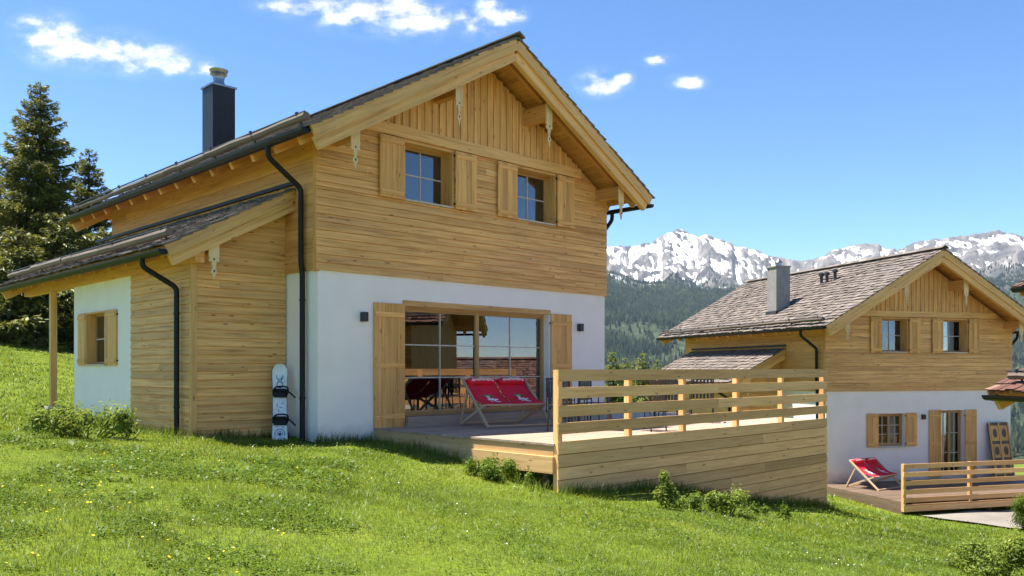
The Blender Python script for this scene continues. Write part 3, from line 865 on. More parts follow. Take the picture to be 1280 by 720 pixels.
# terrace of the lower chalet
zd2 = -.28
d2 = thing('terrace_deck', 'dark brown low wooden deck of the lower chalet with a deckchair on it', 'deck', L2 + V(0, 0, zd2), A2)
m = MB(); y = -.02
while y > -4.2:
    m.bb(-.4, 9.5, max(y - .14, -4.22), y, -.032, 0); y -= .145
m.build('floor_boards', M['dkwood'], d2)
m = MB(); m.bb(-.42, -.38, -4.2, -.03, -.40, -.034); m.build('edge_board', M['dkwood'], d2)
for a in (-.2, 3, 6, 9):
    m = MB(); m.bb(a - .06, a + .06, -4.1, -3.98, -1.5, -.034); m.build('support_post', M['dkwood'], d2)
railing('short plank railing with open rails along the lower chalet terrace', L2 + V(0, 0, zd2), A2, -.45, 9.6, -4.22, [-.38, 2.1, 4.5, 7.0, 9.4],
        [(1.02, 1.16), (.77, .91), (.51, .65), (.25, .39), (.0, .14)], (-.28, -.05))
# ornate door panel leaning beside the terrace door
t = thing('carved_door', 'old carved wooden door leaning on the white wall of the lower chalet', 'door', put(L2, A2, 7.45, -.42, zd2 + .0), A2)
t.rotation_euler = (R(-9), 0, A2)
m = MB(); m.bb(-.46, .46, -.02, .02, 0, 2.05); m.build('door_leaf', M['dkwood'], t)
for z0, z1 in ((.12, .62), (.74, 1.24), (1.36, 1.93)):
    for x0, x1 in ((-.38, -.04), (.04, .38)):
        m = MB(); m.bb(x0, x1, -.035, -.0205, z0, z1); pn = m.build('panel', M['shutter'], t)
        cx, cz = (x0 + x1) / 2, (z0 + z1) / 2
        m = MB(); m.prism([(.10 * math.cos(q * math.pi / 4), .17 * math.sin(q * math.pi / 4)) for q in range(8)], (cx, -.036, cz), EX, EZ, -EY, .008); m.build('carving', M['dkwood'], pn)
m = MB()
for x in (-.43, 0, .43): m.bb(x - .03, x + .03, -.048, -.0205, 0, 2.05)
m.build('moulding', M['shutter'], t)

# ------------------------------------------------------------------ double deckchairs
def deckchair(label, loc, rz, prints=True):
    t = thing('double_deckchair', label, 'deckchair', loc, rz, 'red double deckchairs')
    w = .72
    for x in (-w, w):
        m = MB(); m.beam((x, -.62, .02), (x, .46, .93), .03, .055); m.build('back_frame', M['chairwood'], t)
        m = MB(); m.beam((x * .95, .62, .02), (x * .95, -.42, .44), .03, .055); m.build('seat_frame', M['chairwood'], t)
        m = MB(); m.beam((x * .98, .60, .02), (x * .98, .22, .74), .025, .04); m.build('prop', M['chairwood'], t)
    for p0, p1 in (((-w, .46, .93), (w, .46, .93)), ((-w * .95, -.42, .44), (w * .95, -.42, .44)), ((-w, -.60, .045), (w, -.60, .045)), ((-w * .95, .60, .045), (w * .95, .60, .045))):
        m = MB(); m.tube([p0, p1], .018, 8); m.build('crossbar', M['chairwood'], t)
    # two slings
    def prof(u):
        y = .47 + (-.43 - .47) * u; z = .945 + (.455 - .945) * u - .13 * math.sin(math.pi * min(1, u ** .9)) * (1 if u < 1 else 0)
        return y, z
    for sx in (-1, 1):
        x0, x1 = (.015, w - .03) if sx > 0 else (-w + .03, -.015)
        vs = []; fs = []; nu, nw = 14, 6
        for i in range(nu + 1):
            y, z = prof(i / nu)
            for j in range(nw + 1):
                q = j / nw; vs.append(V(x0 + (x1 - x0) * q, y, z - .02 * math.sin(math.pi * q)))
        for i in range(nu):
            for j in range(nw): a = i * (nw + 1) + j; fs.append((a, a + 1, a + nw + 2, a + nw + 1))
        m = MB(); m.add(vs, fs); s = m.build('sling', M['red'], t, smooth='all', fix=False)
        mo = s.modifiers.new('thick', 'SOLIDIFY'); mo.thickness = .008; mo.offset = -1
        def strip(mat, nm, us, xs):     # print that follows the canvas
            q = MB()
            vs = []; fs = []
            for i, (u, xx) in enumerate(zip(us, xs)):
                y, z = prof(u); n = V(0, -.5, .85)
                for xq in xx: vs.append(V(x0 + (x1 - x0) * xq, y, z - .02 * math.sin(math.pi * xq)) + n * .012)
            k = len(xs[0])
            for i in range(len(us) - 1):
                for j in range(k - 1): a = i * k + j; fs.append((a, a + 1, a + k + 1, a + k))
            q.add(vs, fs); return q.build(nm, mat, s, fix=False)
        # padded headrest
        hv = MB(); pts = []
        for i in range(9):
            q = i / 8; xx = x0 + .02 + (x1 - x0 - .04) * q; y, z = prof(.09); pts.append(V(xx, y - .03, z + .035 - .0 * q))
        hv.tube(pts, .05, 10, rs=[.04] + [.072] * 7 + [.04]); hr = hv.build('headrest', M['red'], t, smooth='all')
        # arched white lettering band on the headrest (stylised word: separate strokes)
        lw = MB()
        for k in range(9):
            q = (k + .5) / 9; xx = x0 + .09 + (x1 - x0 - .18) * q; y, z = prof(.09)
            arch = .022 * (1 - (2 * q - 1) ** 2)
            c = V(xx, y - .098, z + .050 + arch)
            lw.box(c, (.042, .006, .066 + .018 * (k % 3 == 0)), Matrix.Rotation(R(25), 3, 'X'), .5)
            if k % 2 == 0: lw.box(c + V(.026, -.001, -.012), (.022, .006, .02), Matrix.Rotation(R(25), 3, 'X'), .5)
        lw.build('lettering', M['logo'], hr)
        # printed motif: dark oval with white figure strokes
        strip(M['dkwood'], 'print_oval', [.36 + .02 * i for i in range(7)], [[.5 - .20 * math.sqrt(max(.02, 1 - ((i - 3) / 3) ** 2)), .5, .5 + .20 * math.sqrt(max(.02, 1 - ((i - 3) / 3) ** 2))] for i in range(7)])
        for (u0, u1, xa, xb, mt) in ((.44, .62, .44, .52, 'logo'), (.52, .70, .54, .61, 'logo'), (.56, .62, .38, .72, 'logo'), (.66, .70, .40, .50, 'logo'), (.40, .46, .42, .58, 'logo_y'), (.70, .75, .56, .70, 'logo')):
            q = MB(); vs = []
            for u in (u0, (u0 + u1) / 2, u1):
                y, z = prof(u)
                for xq in (xa, xb): vs.append(V(x0 + (x1 - x0) * (xq + .1 * (u - .5)), y, z - .02 * math.sin(math.pi * xq)) + V(0, -.5, .85) * .018)
            q.add(vs, [(0, 1, 3, 2), (2, 3, 5, 4)]); q.build('print_stroke', M[mt], s, fix=False)
    return t
p = put(L1, A1, 3.55, -1.25, 0)
deckchair('red two-seat deckchair on the big deck in front of the patio door', p, A1 - R(14))
deckchair('red two-seat deckchair on the dark deck of the lower chalet', put(L2, A2, 1.0, -1.25, zd2), A2 + R(18))

# ------------------------------------------------------------------ dark garden furniture behind the railing
def garden_chair(label, a, b, rz):
    t = thing('garden_chair', label, 'chair', put(L1, A1, a, b, 0), A1 + rz, 'dark garden chairs on the deck')
    m = MB()
    for k in range(6): m.bb(-.22, .22, -.22 + k * .075, -.16 + k * .075, .44, .455)
    m.build('seat', M['charcoal'], t)
    m = MB()
    for k in range(6): m.bb(-.21 + k * .075, -.165 + k * .075, .235, .25, .50, .90)
    m.bb(-.24, .24, .23, .255, .90, .935); m.build('backrest', M['charcoal'], t)
    for x in (-.23, .23):
        m = MB(); m.tube([(x, -.24, 0), (x, -.22, .44), (x, -.22, .64)], .013, 8); m.build('leg', M['charcoal'], t)
        m = MB(); m.tube([(x, .27, 0), (x, .235, .45), (x, .25, .92)], .013, 8); m.build('leg', M['charcoal'], t)
        m = MB(); m.bb(x - .022, x + .022, -.25, .24, .64, .66); m.build('armrest', M['charcoal'], t)
    return t
def garden_table(label, a, b, lx=1.6):
    t = thing('garden_table', label, 'table', put(L1, A1, a, b, 0), A1)
    m = MB()
    for k in range(7): m.bb(-lx / 2, lx / 2, -.42 + k * .12, -.305 + k * .12, .71, .735)
    m.build('tabletop', M['tabletop'], t)
    for x in (-lx / 2 + .08, lx / 2 - .08):
        for y in (-.36, .36):
            m = MB(); m.bb(x - .022, x + .022, y - .022, y + .022, 0, .709); m.build('leg', M['charcoal'], t)
garden_table('grey garden table on the big deck behind the railing', 4.7, -3.2)
garden_chair('dark garden chair at the near end of the deck table', 3.35, -3.1, R(90))
garden_chair('dark garden chair with its back to the house at the deck table', 4.3, -2.35, 0)
garden_chair('dark garden chair on the house side, far half of the deck table', 5.1, -2.3, R(8))
garden_chair('dark garden chair with its back to the railing at the deck table', 4.5, -4.05, R(180))
garden_chair('dark garden chair at the far end of the deck table', 6.1, -3.2, R(-90))
garden_chair('dark garden chair standing by the white wall behind the red deckchair', 5.75, -.75, R(-20))
garden_chair('dark garden chair standing alone on the far half of the deck', 7.3, -3.4, R(-60))
# ------------------------------------------------------------------ snowboard
t = thing('snowboard', 'white snowboard with black bindings leaning on the timber annex corner', 'snowboard', put(L1, A1, -.40, .62, -.30), A1)
t.rotation_euler = (R(-12), R(1.5), A1 - R(22))
n = 24; vs = []; fs = []
Lb = 1.56
def bw(u):
    e = min(u, 1 - u) * Lb
    w = .128 + .022 * (2 * u - 1) ** 2
    return w * (math.sqrt(max(0, 1 - (1 - min(1, e / .15)) ** 2)) if e < .15 else 1)
def bc(u):
    e = min(u, 1 - u) * Lb; return -.07 * max(0, 1 - e / .22) ** 2
us = [0.003, .012, .03, .055, .085] + [.1 + .8 * i / 14 for i in range(15)] + [.915, .945, .97, .988, .997]
for u in us:
    for s_ in (-1, 1):
        vs.append(V(s_ * bw(u), bc(u) - .006, u * Lb)); vs.append(V(s_ * bw(u), bc(u) + .006, u * Lb))
for i in range(len(us) - 1):
    a = i * 4; b = a + 4
    fs += [(a, a + 2, b + 2, b), (a + 1, b + 1, b + 3, a + 3), (a, b, b + 1, a + 1), (a + 2, a + 3, b + 3, b + 2)]
fs += [(0, 1, 3, 2), (len(vs) - 4, len(vs) - 2, len(vs) - 1, len(vs) - 3)]
m = MB(); m.add(vs, fs); m.build('board', M['white'], t)
m = MB()   # dark edge
for s_ in (-1, 1): m.tube([V(s_ * bw(u), bc(u), u * Lb) for u in us[2:-2]], .007, 6)
m.build('steel_edge', M['ink'], t)
def ring(cx, cz, r0, r1, nm, mat, sx=1.0):
    m = MB(); k = 20; vs = []; fs = []
    for i in range(k):
        a = 2 * math.pi * i / k
        vs += [V(cx + r0 * math.cos(a) * sx, -.0085, cz + r0 * math.sin(a)), V(cx + r1 * math.cos(a) * sx, -.0085, cz + r1 * math.sin(a))]
    for i in range(k): j = (i + 1) % k; fs.append((2 * i, 2 * i + 1, 2 * j + 1, 2 * j))
    m.add(vs, fs); return m.build(nm, mat, t, fix=False)
ring(0, 1.33, .055, .075, 'graphic', M['inkblue'], .9); ring(0, 1.17, .05, .068, 'graphic', M['ink'], .9); ring(.0, .24, .085, .105, 'graphic', M['inkblue'], .95); ring(0, .24, .0, .03, 'graphic', M['ink'])
ring(.0, .24, .045, .058, 'graphic', M['inkblue'])
m = MB()
for (x, z, w, h_) in ((-.04, 1.40, .05, .012), (.03, 1.28, .012, .08), (-.03, 1.25, .01, .06), (.05, .82, .05, .012), (-.05, .78, .012, .07), (.02, .74, .06, .012), (-.02, .68, .012, .06), (.06, .36, .03, .01), (-.06, .38, .03, .01), (0, .09, .08, .012)):
    m.bb(x - w / 2, x + w / 2, -.0095, -.007, z - h_ / 2, z + h_ / 2)
m.build('graphic', M['ink'], t)
for z in (.50, 1.02):
    b = MB(); b.bb(-.13, .13, -.035, -.0095, z - .06, z + .06); b.bb(-.12, .12, -.05, -.036, z - .10, z + .07)
    bo = b.build('binding', M['black'], t, bevel=.01)
    b = MB(); b.tube(bend([(.115, -.03, z - .07), (.125, -.15, z - .03), (.125, -.20, z + .06), (.06, -.21, z + .08), (-.06, -.20, z + .08), (-.125, -.18, z + .05), (-.12, -.05, z - .05)], .05), .016, 8)
    b.build('highback', M['black'], bo, smooth='all')
    b = MB(); b.tube(bend([(.12, -.06, z + .03), (.17, -.13, z - .02), (.27, -.12, z - .12)], .04), .014, 6); b.tube([(-.11, -.04, z + .03), (.0, -.12, z + .02), (.11, -.05, z + .04)], .018, 6)
    b.build('strap', M['black'], bo, smooth='all')
# ------------------------------------------------------------------ ground
CP = np.array([
 (0,0,-.42),(-4,4,-.22),(4,4,-.82),(0,7,-.47),(-5,8,-.05),(-3.55,15.62,-.20),(-5.65,15.14,-.10),(-7.62,17.16,-.08),(-10,19.6,.05),(-11.2,20.7,.12),
 (-2.67,16.48,-.24),(.65,13.07,-.68),(3.8,16.2,-1.28),(7,19.27,-1.96),(9.4,19.4,-2.55),(8,14,-1.95),(11,26,-3.15),(12,30,-3.3),(20,30,-3.4),(16,20,-3.2),(14,12,-2.6),(8,6,-1.5),
 (-12,14,.45),(-14,8,.3),(-8,3,-.05),(-16,22,.75),(-20,28,1.6),(-24,47,2.85),(-28,47,3.3),(-34,42,3.7),(-14,30,.8),(-30,20,2.2),(0,30,-1.3),(5,40,-3.2),(15,50,-5.5),(-40,60,5.5),(0,60,-3),
 (30,60,-10),(40,30,-6.5),(-20,-10,.4),(20,-10,-2.6),(0,-20,-.9),(2.2,15.8,-.75),(0,20,-.6),(3,24,-1.2),(-45,-5,3.5),(45,0,-6),(0,-50,-3)], float)
def tps_fit(P):
    n = len(P); d = np.hypot(P[:, None, 0] - P[None, :, 0], P[:, None, 1] - P[None, :, 1])
    K = np.where(d > 0, d * d * np.log(d + 1e-9), 0) + np.eye(n) * .6
    A = np.zeros((n + 3, n + 3)); A[:n, :n] = K; A[:n, n] = 1; A[:n, n + 1:] = P[:, :2]; A[n, :n] = 1; A[n + 1:, :n] = P[:, :2].T
    return np.linalg.solve(A, np.concatenate([P[:, 2], np.zeros(3)]))
TW = tps_fit(CP)
def tps(x, y):
    x = np.asarray(x, float); y = np.asarray(y, float); out = TW[-3] + TW[-2] * x + TW[-1] * y
    for i in range(len(CP)):
        d2 = (x - CP[i, 0]) ** 2 + (y - CP[i, 1]) ** 2
        out = out + TW[i] * .5 * d2 * np.log(d2 + 1e-9)
    return out
def bump(x, y):
    return .035 * np.sin(x * 1.3 + .7 * np.sin(y * .9)) * np.cos(y * 1.1 + .5 * np.sin(x * .7)) + .018 * np.sin(x * 3.1 + y * 1.7) * np.cos(y * 2.9 - x * .6) + .05 * np.sin(x * .33 + 1) * np.cos(y * .27)
RC = 52.0
def ground_z(x, y):
    x = np.asarray(x, float); y = np.asarray(y, float); r = np.hypot(x, y); k = np.minimum(1, RC / np.maximum(r, 1e-6))
    z = tps(x * k, y * k) + bump(x, y) * np.clip((r - 1) / 6, .3, 1)
    az = np.arctan2(x, y)
    slope = np.where(az > -.35, -.11 - .05 * np.clip(az, -.3, 1), .03)
    slope = -.11 * (1 / (1 + np.exp(-(az + .22) * 14))) + .02
    return z + np.maximum(r - RC, 0) * slope
def gz(x, y): return float(ground_z(np.array([x]), np.array([y]))[0])
na = 300; rr = np.concatenate([[.05], np.geomspace(.8, 60, 150), np.geomspace(62, 900, 40)])
th = np.linspace(0, 2 * np.pi, na, endpoint=False)
TH, RR = np.meshgrid(th, rr); GX = RR * np.sin(TH); GY = RR * np.cos(TH); GZ = ground_z(GX, GY)
vv = np.stack([GX.ravel(), GY.ravel(), GZ.ravel()], 1)
i0 = (np.arange(len(rr) - 1)[:, None] * na + np.arange(na)[None, :]); i1 = (np.arange(len(rr) - 1)[:, None] * na + (np.arange(na)[None, :] + 1) % na)
qd = np.stack([i0, i0 + na, i1 + na, i1], -1).reshape(-1, 4)
def ground_mat():
    k = NT('meadow ground'); pos = k.n('ShaderNodeNewGeometry').outputs['Position']
    n1 = k.noise(pos, .5, 6); n2 = k.noise(pos, 14, 5, .7)
    c = k.ramp(n1, [(.3, (.08, .13, .014)), (.5, (.13, .19, .018)), (.7, (.18, .22, .03))])
    c = k.mix(k.ramp(n2, [(.35, .75), (.65, 0.0)]), c, (.06, .075, .015))
    return k.bsdf(c, .95, .05, n2, .6, .05)
kind(np_mesh('ground', ground_mat(), vv, qd, smooth=True), 'structure')

# gravel path in front of the lower chalet
def path_mat():
    k = NT('gravel path'); pos = k.n('ShaderNodeNewGeometry').outputs['Position']
    n = k.noise(pos, 40, 4, .7); n1 = k.noise(pos, .8, 4)
    c = k.mix(k.ramp(n, [(.35, .5), (.6, 0.0)]), k.ramp(n1, [(.3, (.19, .17, .15)), (.7, (.26, .24, .215))]), (.13, .12, .105))
    return k.bsdf(c, .95, .1, n, .5, .02)
PT = [(12.2, 25.6), (14.2, 26.6), (17.0, 27.4), (20.5, 28.2), (24, 28.6)]; PB = [(12.4, 25.0), (13.9, 23.6), (15.6, 23.2), (18.5, 23.4), (24, 24.0)]
def lerp_line(P, n):
    P = np.array(P, float); t = np.linspace(0, len(P) - 1, n); i = np.minimum(t.astype(int), len(P) - 2); f = (t - i)[:, None]; return P[i] * (1 - f) + P[i + 1] * f
a_, b_ = lerp_line(PT, 40), lerp_line(PB, 40); g_ = np.linspace(0, 1, 12)[None, :, None]
pp = a_[:, None] * (1 - g_) + b_[:, None] * g_; px_, py_ = pp[..., 0].ravel(), pp[..., 1].ravel()
pv = np.stack([px_, py_, ground_z(px_, py_) + .05], 1)
ii = (np.arange(39)[:, None] * 12 + np.arange(11)[None, :])
kind(np_mesh('path', path_mat(), pv, np.stack([ii, ii + 1, ii + 13, ii + 12], -1).reshape(-1, 4), smooth=True), 'structure')

# ------------------------------------------------------------------ grass blades
def local(x, y, L, A):
    c, s = math.cos(A), math.sin(A); dx, dy = x - L.x, y - L.y; return c * dx + s * dy, -s * dx + c * dy
def blocked(x, y):
    m = np.zeros(len(x), bool)
    for L, A, dk in ((L1, A1, (1.1, 10.2, -4.8)), (L2, A2, (-.45, 9.6, -4.25)), (L3, A3, None)):
        a, b = local(x, y, L, A)
        m |= (a > -.03) & (a < 8.3) & (b > -.0) & (b < 10.3)
        bf = 2.7 if L is L2 else 1.09
        m |= (a > -1.87) & (a < 0) & (b > bf) & (b < (7.4 if L is L1 else 9.7))
        if dk: m |= (a > dk[0] + .05) & (a < dk[1]) & (b > dk[2]) & (b < 0)
    ta = lerp_line(PT, 40); tb = lerp_line(PB, 40)
    yt = np.interp(x, ta[:, 0], ta[:, 1]); ybm = np.interp(x, tb[:, 0], tb[:, 1])
    m |= (x > 12.3) & (y < yt) & (y > ybm)
    return m
RG = np.random.default_rng(5)
def vnoise(x, y, s, seed):
    r_ = np.random.default_rng(seed); T = r_.random((64, 64)); X = x / s; Y = y / s
    xi = np.floor(X).astype(int); yi = np.floor(Y).astype(int); fx = X - xi; fy = Y - yi
    fx = fx * fx * (3 - 2 * fx); fy = fy * fy * (3 - 2 * fy)
    g = lambda i, j: T[(xi + i) % 64, (yi + j) % 64]
    return (g(0, 0) * (1 - fx) + g(1, 0) * fx) * (1 - fy) + (g(0, 1) * (1 - fx) + g(1, 1) * fx) * fy
def blades(name, n, d0, d1, power, hmin, hmax, w0, seed, mat, hnoise=True, tone_shift=0.0):
    r_ = np.random.default_rng(seed)
    u = r_.random(n); p = power
    d = (d0 ** p + u * (d1 ** p - d0 ** p)) ** (1 / p)
    t = r_.uniform(-.80, .72, n); x = d * t; y = d
    # clump jitter
    cl = vnoise(x, y, .35, seed + 1); keep = (r_.random(n) < .45 + .8 * cl) & ~blocked(x, y)
    x, y, d = x[keep], y[keep], d[keep]; n = len(x); z = ground_z(x, y)
    big = vnoise(x, y, 1.6, 3) * .6 + vnoise(x, y, .45, 4) * .4
    h = (hmin + (hmax - hmin) * r_.random(n) ** 1.4) * (.4 + 1.15 * big ** 1.3)
    w = w0 * r_.uniform(.6, 1.3, n) * np.clip(d / 9, .8, 4)
    yaw = r_.uniform(0, 2 * np.pi, n); lean = r_.uniform(.15, 1.5, n) * h; la = r_.uniform(0, 2 * np.pi, n)
    ex, ey = np.cos(yaw) * w / 2, np.sin(yaw) * w / 2; lx, ly = np.cos(la) * lean, np.sin(la) * lean
    B = np.stack([x, y, z - .01], 1); V5 = np.empty((n, 5, 3))
    E = np.stack([ex, ey, np.zeros(n)], 1); Lm = np.stack([lx * .35, ly * .35, h * .62], 1); Lt = np.stack([lx, ly, h], 1)
    V5[:, 0] = B - E; V5[:, 1] = B + E; V5[:, 2] = B + E * .75 + Lm; V5[:, 3] = B - E * .75 + Lm; V5[:, 4] = B + Lt
    k = np.arange(n)[:, None] * 5
    tone = np.clip(r_.normal(.45, .22, n) + .95 * (vnoise(x, y, .7, 8) - .5) + .75 * (vnoise(x, y, 2.6, 9) - .5) + .3 * (vnoise(x, y, .22, 10) - .5) + tone_shift, 0, 1)
    return kind(np_mesh(name, mat, V5.reshape(-1, 3), k + np.array([[0, 1, 2, 3]]), k + np.array([[3, 2, 4]]), {'tone': np.repeat(tone, 5)}), 'stuff')
blades('grass', 420000, 3.3, 15, .9, .022, .075, .0045, 21, M['grass'])
blades('grass', 240000, 14, 60, .55, .05, .115, .0085, 22, M['grass'])
def edge_grass():
    r_ = np.random.default_rng(61); X = []; Y = []
    c_, s_ = math.cos(A1), math.sin(A1)
    for (a0, b0, a1, b1, n, wd) in ((-1.9, 1.02, 0, 1.02, 500, .05), (-.06, -.05, 1.2, -.05, 420, .06), (1.1, -.1, 1.1, -4.7, 1300, .14), (1.2, -4.9, 10.2, -4.9, 3000, .10), (-1.95, 1.2, -1.95, 7.3, 1500, .10), (10.25, -4.8, 10.4, -1, 700, .15)):
        t = r_.random(n); cl = r_.random(n) < .25 + .9 * vnoise(t * 40, t * 0 + b0, 3.0, int(70 + abs(a0 * 10))); t = t[cl]; n = len(t)
        a = a0 + (a1 - a0) * t + r_.normal(0, wd, n); b = b0 + (b1 - b0) * t - np.abs(r_.normal(0, wd, n)); X.append(L1.x + c_ * a - s_ * b); Y.append(L1.y + s_ * a + c_ * b)
    x = np.concatenate(X); y = np.concatenate(Y); k_ = ~blocked(x, y); x, y = x[k_], y[k_]; n = len(x); z = ground_z(x, y)
    h = r_.uniform(.08, .24, n); w = r_.uniform(.006, .014, n); yaw = r_.uniform(0, 6.28, n); la = r_.uniform(0, 6.28, n); le = r_.uniform(.1, .7, n) * h
    E = np.stack([np.cos(yaw) * w / 2, np.sin(yaw) * w / 2, 0 * w], 1); B = np.stack([x, y, z - .02], 1); q = np.empty((n, 5, 3))
    Lm = np.stack([np.cos(la) * le * .35, np.sin(la) * le * .35, h * .6], 1); Lt = np.stack([np.cos(la) * le, np.sin(la) * le, h], 1)
    q[:, 0] = B - E; q[:, 1] = B + E; q[:, 2] = B + E * .8 + Lm; q[:, 3] = B - E * .8 + Lm; q[:, 4] = B + Lt
    kk = np.arange(n)[:, None] * 5
    kind(np_mesh('tall_grass', M['grass'], q.reshape(-1, 3), kk + np.array([[0, 1, 2, 3]]), kk + np.array([[3, 2, 4]]), {'tone': np.repeat(np.clip(r_.normal(.4, .2, n), 0, 1), 5)}), 'stuff')
edge_grass()
def clover(name, n, d0, d1, seed, t0=-.8, t1=.72, s0=.006, s1=.012, th=.47):
    r_ = np.random.default_rng(seed); d = (d0 ** .8 + r_.random(n) * (d1 ** .8 - d0 ** .8)) ** (1 / .8); t = r_.uniform(t0, t1, n); x, y = d * t, d
    keep = (vnoise(x, y, .8, 31) * .6 + vnoise(x, y, .25, 32) * .4 > th) & ~blocked(x, y); x, y, d = x[keep], y[keep], d[keep]; n = len(x)
    z = ground_z(x, y) + r_.uniform(.01, .075, n); s = r_.uniform(s0, s1, n) * np.clip(d / 8, .8, 2.2)
    a = r_.uniform(0, 6.28, n); tx, ty = r_.normal(0, .45, n), r_.normal(0, .45, n)
    C = np.stack([x, y, z], 1); U = np.stack([np.cos(a), np.sin(a), tx], 1) * s[:, None]; W_ = np.stack([-np.sin(a), np.cos(a), ty], 1) * (s * .75)[:, None]
    Q = np.stack([C - U, C - W_, C + U * 1.1, C + W_], 1).reshape(-1, 3); k = np.arange(n)[:, None] * 4
    kind(np_mesh(name, M['leaf'], Q, k + np.array([[0, 1, 2, 3]]), None, {'tone': np.repeat(np.clip(r_.normal(.42, .22, n), 0, 1), 4)}), 'stuff')
clover('clover', 110000, 3.3, 26, 41)
clover('meadow_weeds', 42000, 3.4, 13, 43, -.72, -.18, .010, .020, .52)
clover('meadow_weeds', 22000, 3.4, 12, 44, -.1, .7, .009, .016, .60)
def flowers(name, n, d0, d1, seed, mat, s0, zone, hh=.09):
    r_ = np.random.default_rng(seed); d = r_.uniform(d0, d1, n * 4); t = r_.uniform(zone[0], zone[1], n * 4); x, y = d * t, d
    keep = (vnoise(x, y, .9, seed) > .55) & ~blocked(x, y); x, y = x[keep][:n], y[keep][:n]; n = len(x); z = ground_z(x, y) + r_.uniform(.5, 1.2, n) * hh
    vs = []; fs = []
    for i in range(n):
        s = s0 * r_.uniform(.7, 1.3); b = len(vs); tl = r_.normal(0, .3, 2)
        for q in range(8):
            a = q * math.pi / 4; rr_ = s if q % 2 == 0 else s * .55
            vs.append((x[i] + rr_ * math.cos(a), y[i] + rr_ * math.sin(a), z[i] + tl[0] * rr_ * math.cos(a) + tl[1] * rr_ * math.sin(a)))
        fs.append([b + q for q in range(8)])
    me = bpy.data.meshes.new(name); me.from_pydata(vs, [], fs); me.materials.append(mat); o = bpy.data.objects.new(name, me); COL.objects.link(o); kind(o, 'stuff')
flowers('yellow_meadow_flowers', 150, 3.8, 12, 51, M['petal_y'], .011, (-.62, -.25))
flowers('white_meadow_flowers', 120, 3.6, 13, 52, M['petal'], .008, (-.5, .5))

# ------------------------------------------------------------------ leafy weeds and bushes
def leaf_cloud(cs, n, seed, size, flat=.5):
    """n leaves in a set of clumps cs = [(x,y,z,rx,rz)]"""
    r_ = np.random.default_rng(seed); cs = np.array(cs); i = r_.integers(0, len(cs), n); p = r_.normal(0, 1, (n, 3)); p /= np.linalg.norm(p, axis=1)[:, None]
    p *= (r_.random(n) ** .6 * r_.choice([1, 1, 1.35], n))[:, None]
    C = cs[i, :3] + p * np.stack([cs[i, 3], cs[i, 3], cs[i, 4]], 1); s = size * r_.uniform(.6, 1.35, n)
    nr = p * .7 + r_.normal(0, .5, (n, 3)) + np.array([0, 0, flat]); nr /= np.linalg.norm(nr, axis=1)[:, None]
    a = r_.normal(0, 1, (n, 3)); U = np.cross(nr, a); U /= np.linalg.norm(U, axis=1)[:, None]; Wv = np.cross(nr, U)
    U *= s[:, None]; Wv *= (s * .34)[:, None]; dr = nr * (s * .22)[:, None]
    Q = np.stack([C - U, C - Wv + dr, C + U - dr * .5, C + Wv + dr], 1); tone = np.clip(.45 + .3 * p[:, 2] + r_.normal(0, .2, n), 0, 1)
    return Q.reshape(-1, 3), np.repeat(tone, 4)
def bush(name, label, x, y, clumps, n, size, mat, seed, group=None, cat='bush'):
    z = gz(x, y); t = thing(name, label, cat, (x, y, z), 0, group); r_ = random.Random(seed)
    q, tone = leaf_cloud(clumps, n, seed, size); k = np.arange(len(q) // 4)[:, None] * 4
    np_mesh('foliage', mat, q, k + np.array([[0, 1, 2, 3]]), None, {'tone': tone}, t)
    m = MB()
    for c in clumps:
        m.tube([(c[0] * .4, c[1] * .4, -.05), (c[0] * .8 + r_.uniform(-.03, .03), c[1] * .8, c[2] * .6), (c[0], c[1], c[2] + c[4] * .6)], .008, 5, rs=[.012, .008, .003])
    m.build('stems', M['leaf'], t, smooth='all'); return t
def rclumps(r_, n, sx, sy, h0, h1, rad):
    return [(r_.uniform(-sx, sx), r_.uniform(-sy, sy), r_.uniform(h0, h1), rad * r_.uniform(.7, 1.2), rad * r_.uniform(.7, 1.3)) for _ in range(n)]
rb = random.Random(3)
def at(px, py, z=None, d=None):
    """point on the ground under a pixel of the photograph (used once, to read positions off it)"""
    t = (px - 640) / 1072; s = (460 - py) / 1072
    lo = 2.0
    for _ in range(4000):
        lo += .02
        if CAMZ + s * lo <= gz_fast(t * lo, lo): return t * lo, lo
    return t * lo, lo
def gz_fast(x, y): return gz(x, y)
x, y = at(103, 548); bush('weed_bush', 'broad leafy bush of weeds in front of the white annex wall', x, y + .1, rclumps(rb, 12, .62, .35, .10, .36, .20), 3230, 0.0396, M['leaf_pale'], 1)
x, y = at(62, 541); bush('weed_bush', 'low leafy weeds beside the porch post', x, y, rclumps(rb, 6, .35, .3, .06, .2, .16), 1190, 0.0360, M['leaf'], 2)
x, y = at(606, 596); bush('weed_bush', 'low green weeds under the open side edge of the big deck', x, y, rclumps(rb, 9, .4, .3, .05, .22, .15), 1870, 0.0324, M['leaf'], 4)
x, y = at(550, 574); 0 and bush('weed_bush', 'small weeds at the foot of the big deck near the white wall', x, y, rclumps(rb, 7, .45, .25, .05, .17, .13), 1360, 0.0288, M['leaf'], 5)
x, y = at(655, 600); bush('weed_bush', 'tuft of weeds beside the near corner of the board screen', x, y, rclumps(rb, 6, .3, .2, .05, .15, .12), 1020, 0.0288, M['leaf_pale'], 6)
x, y = at(833, 636); bush('weed_bush', 'tall thin weed standing against the board screen', x, y, [(0, 0, .12, .13, .12), (.02, .01, .32, .11, .13), (-.03, 0, .48, .07, .10), (.10, 0, .2, .1, .1), (-.10, .02, .2, .1, .12)], 1054, 0.0288, M['leaf_pale'], 7)
x, y = at(905, 642); bush('weed_bush', 'round pale leafy weed in front of the board screen', x, y, rclumps(rb, 7, .28, .15, .08, .26, .13), 1360, 0.0324, M['leaf_pale'], 8)
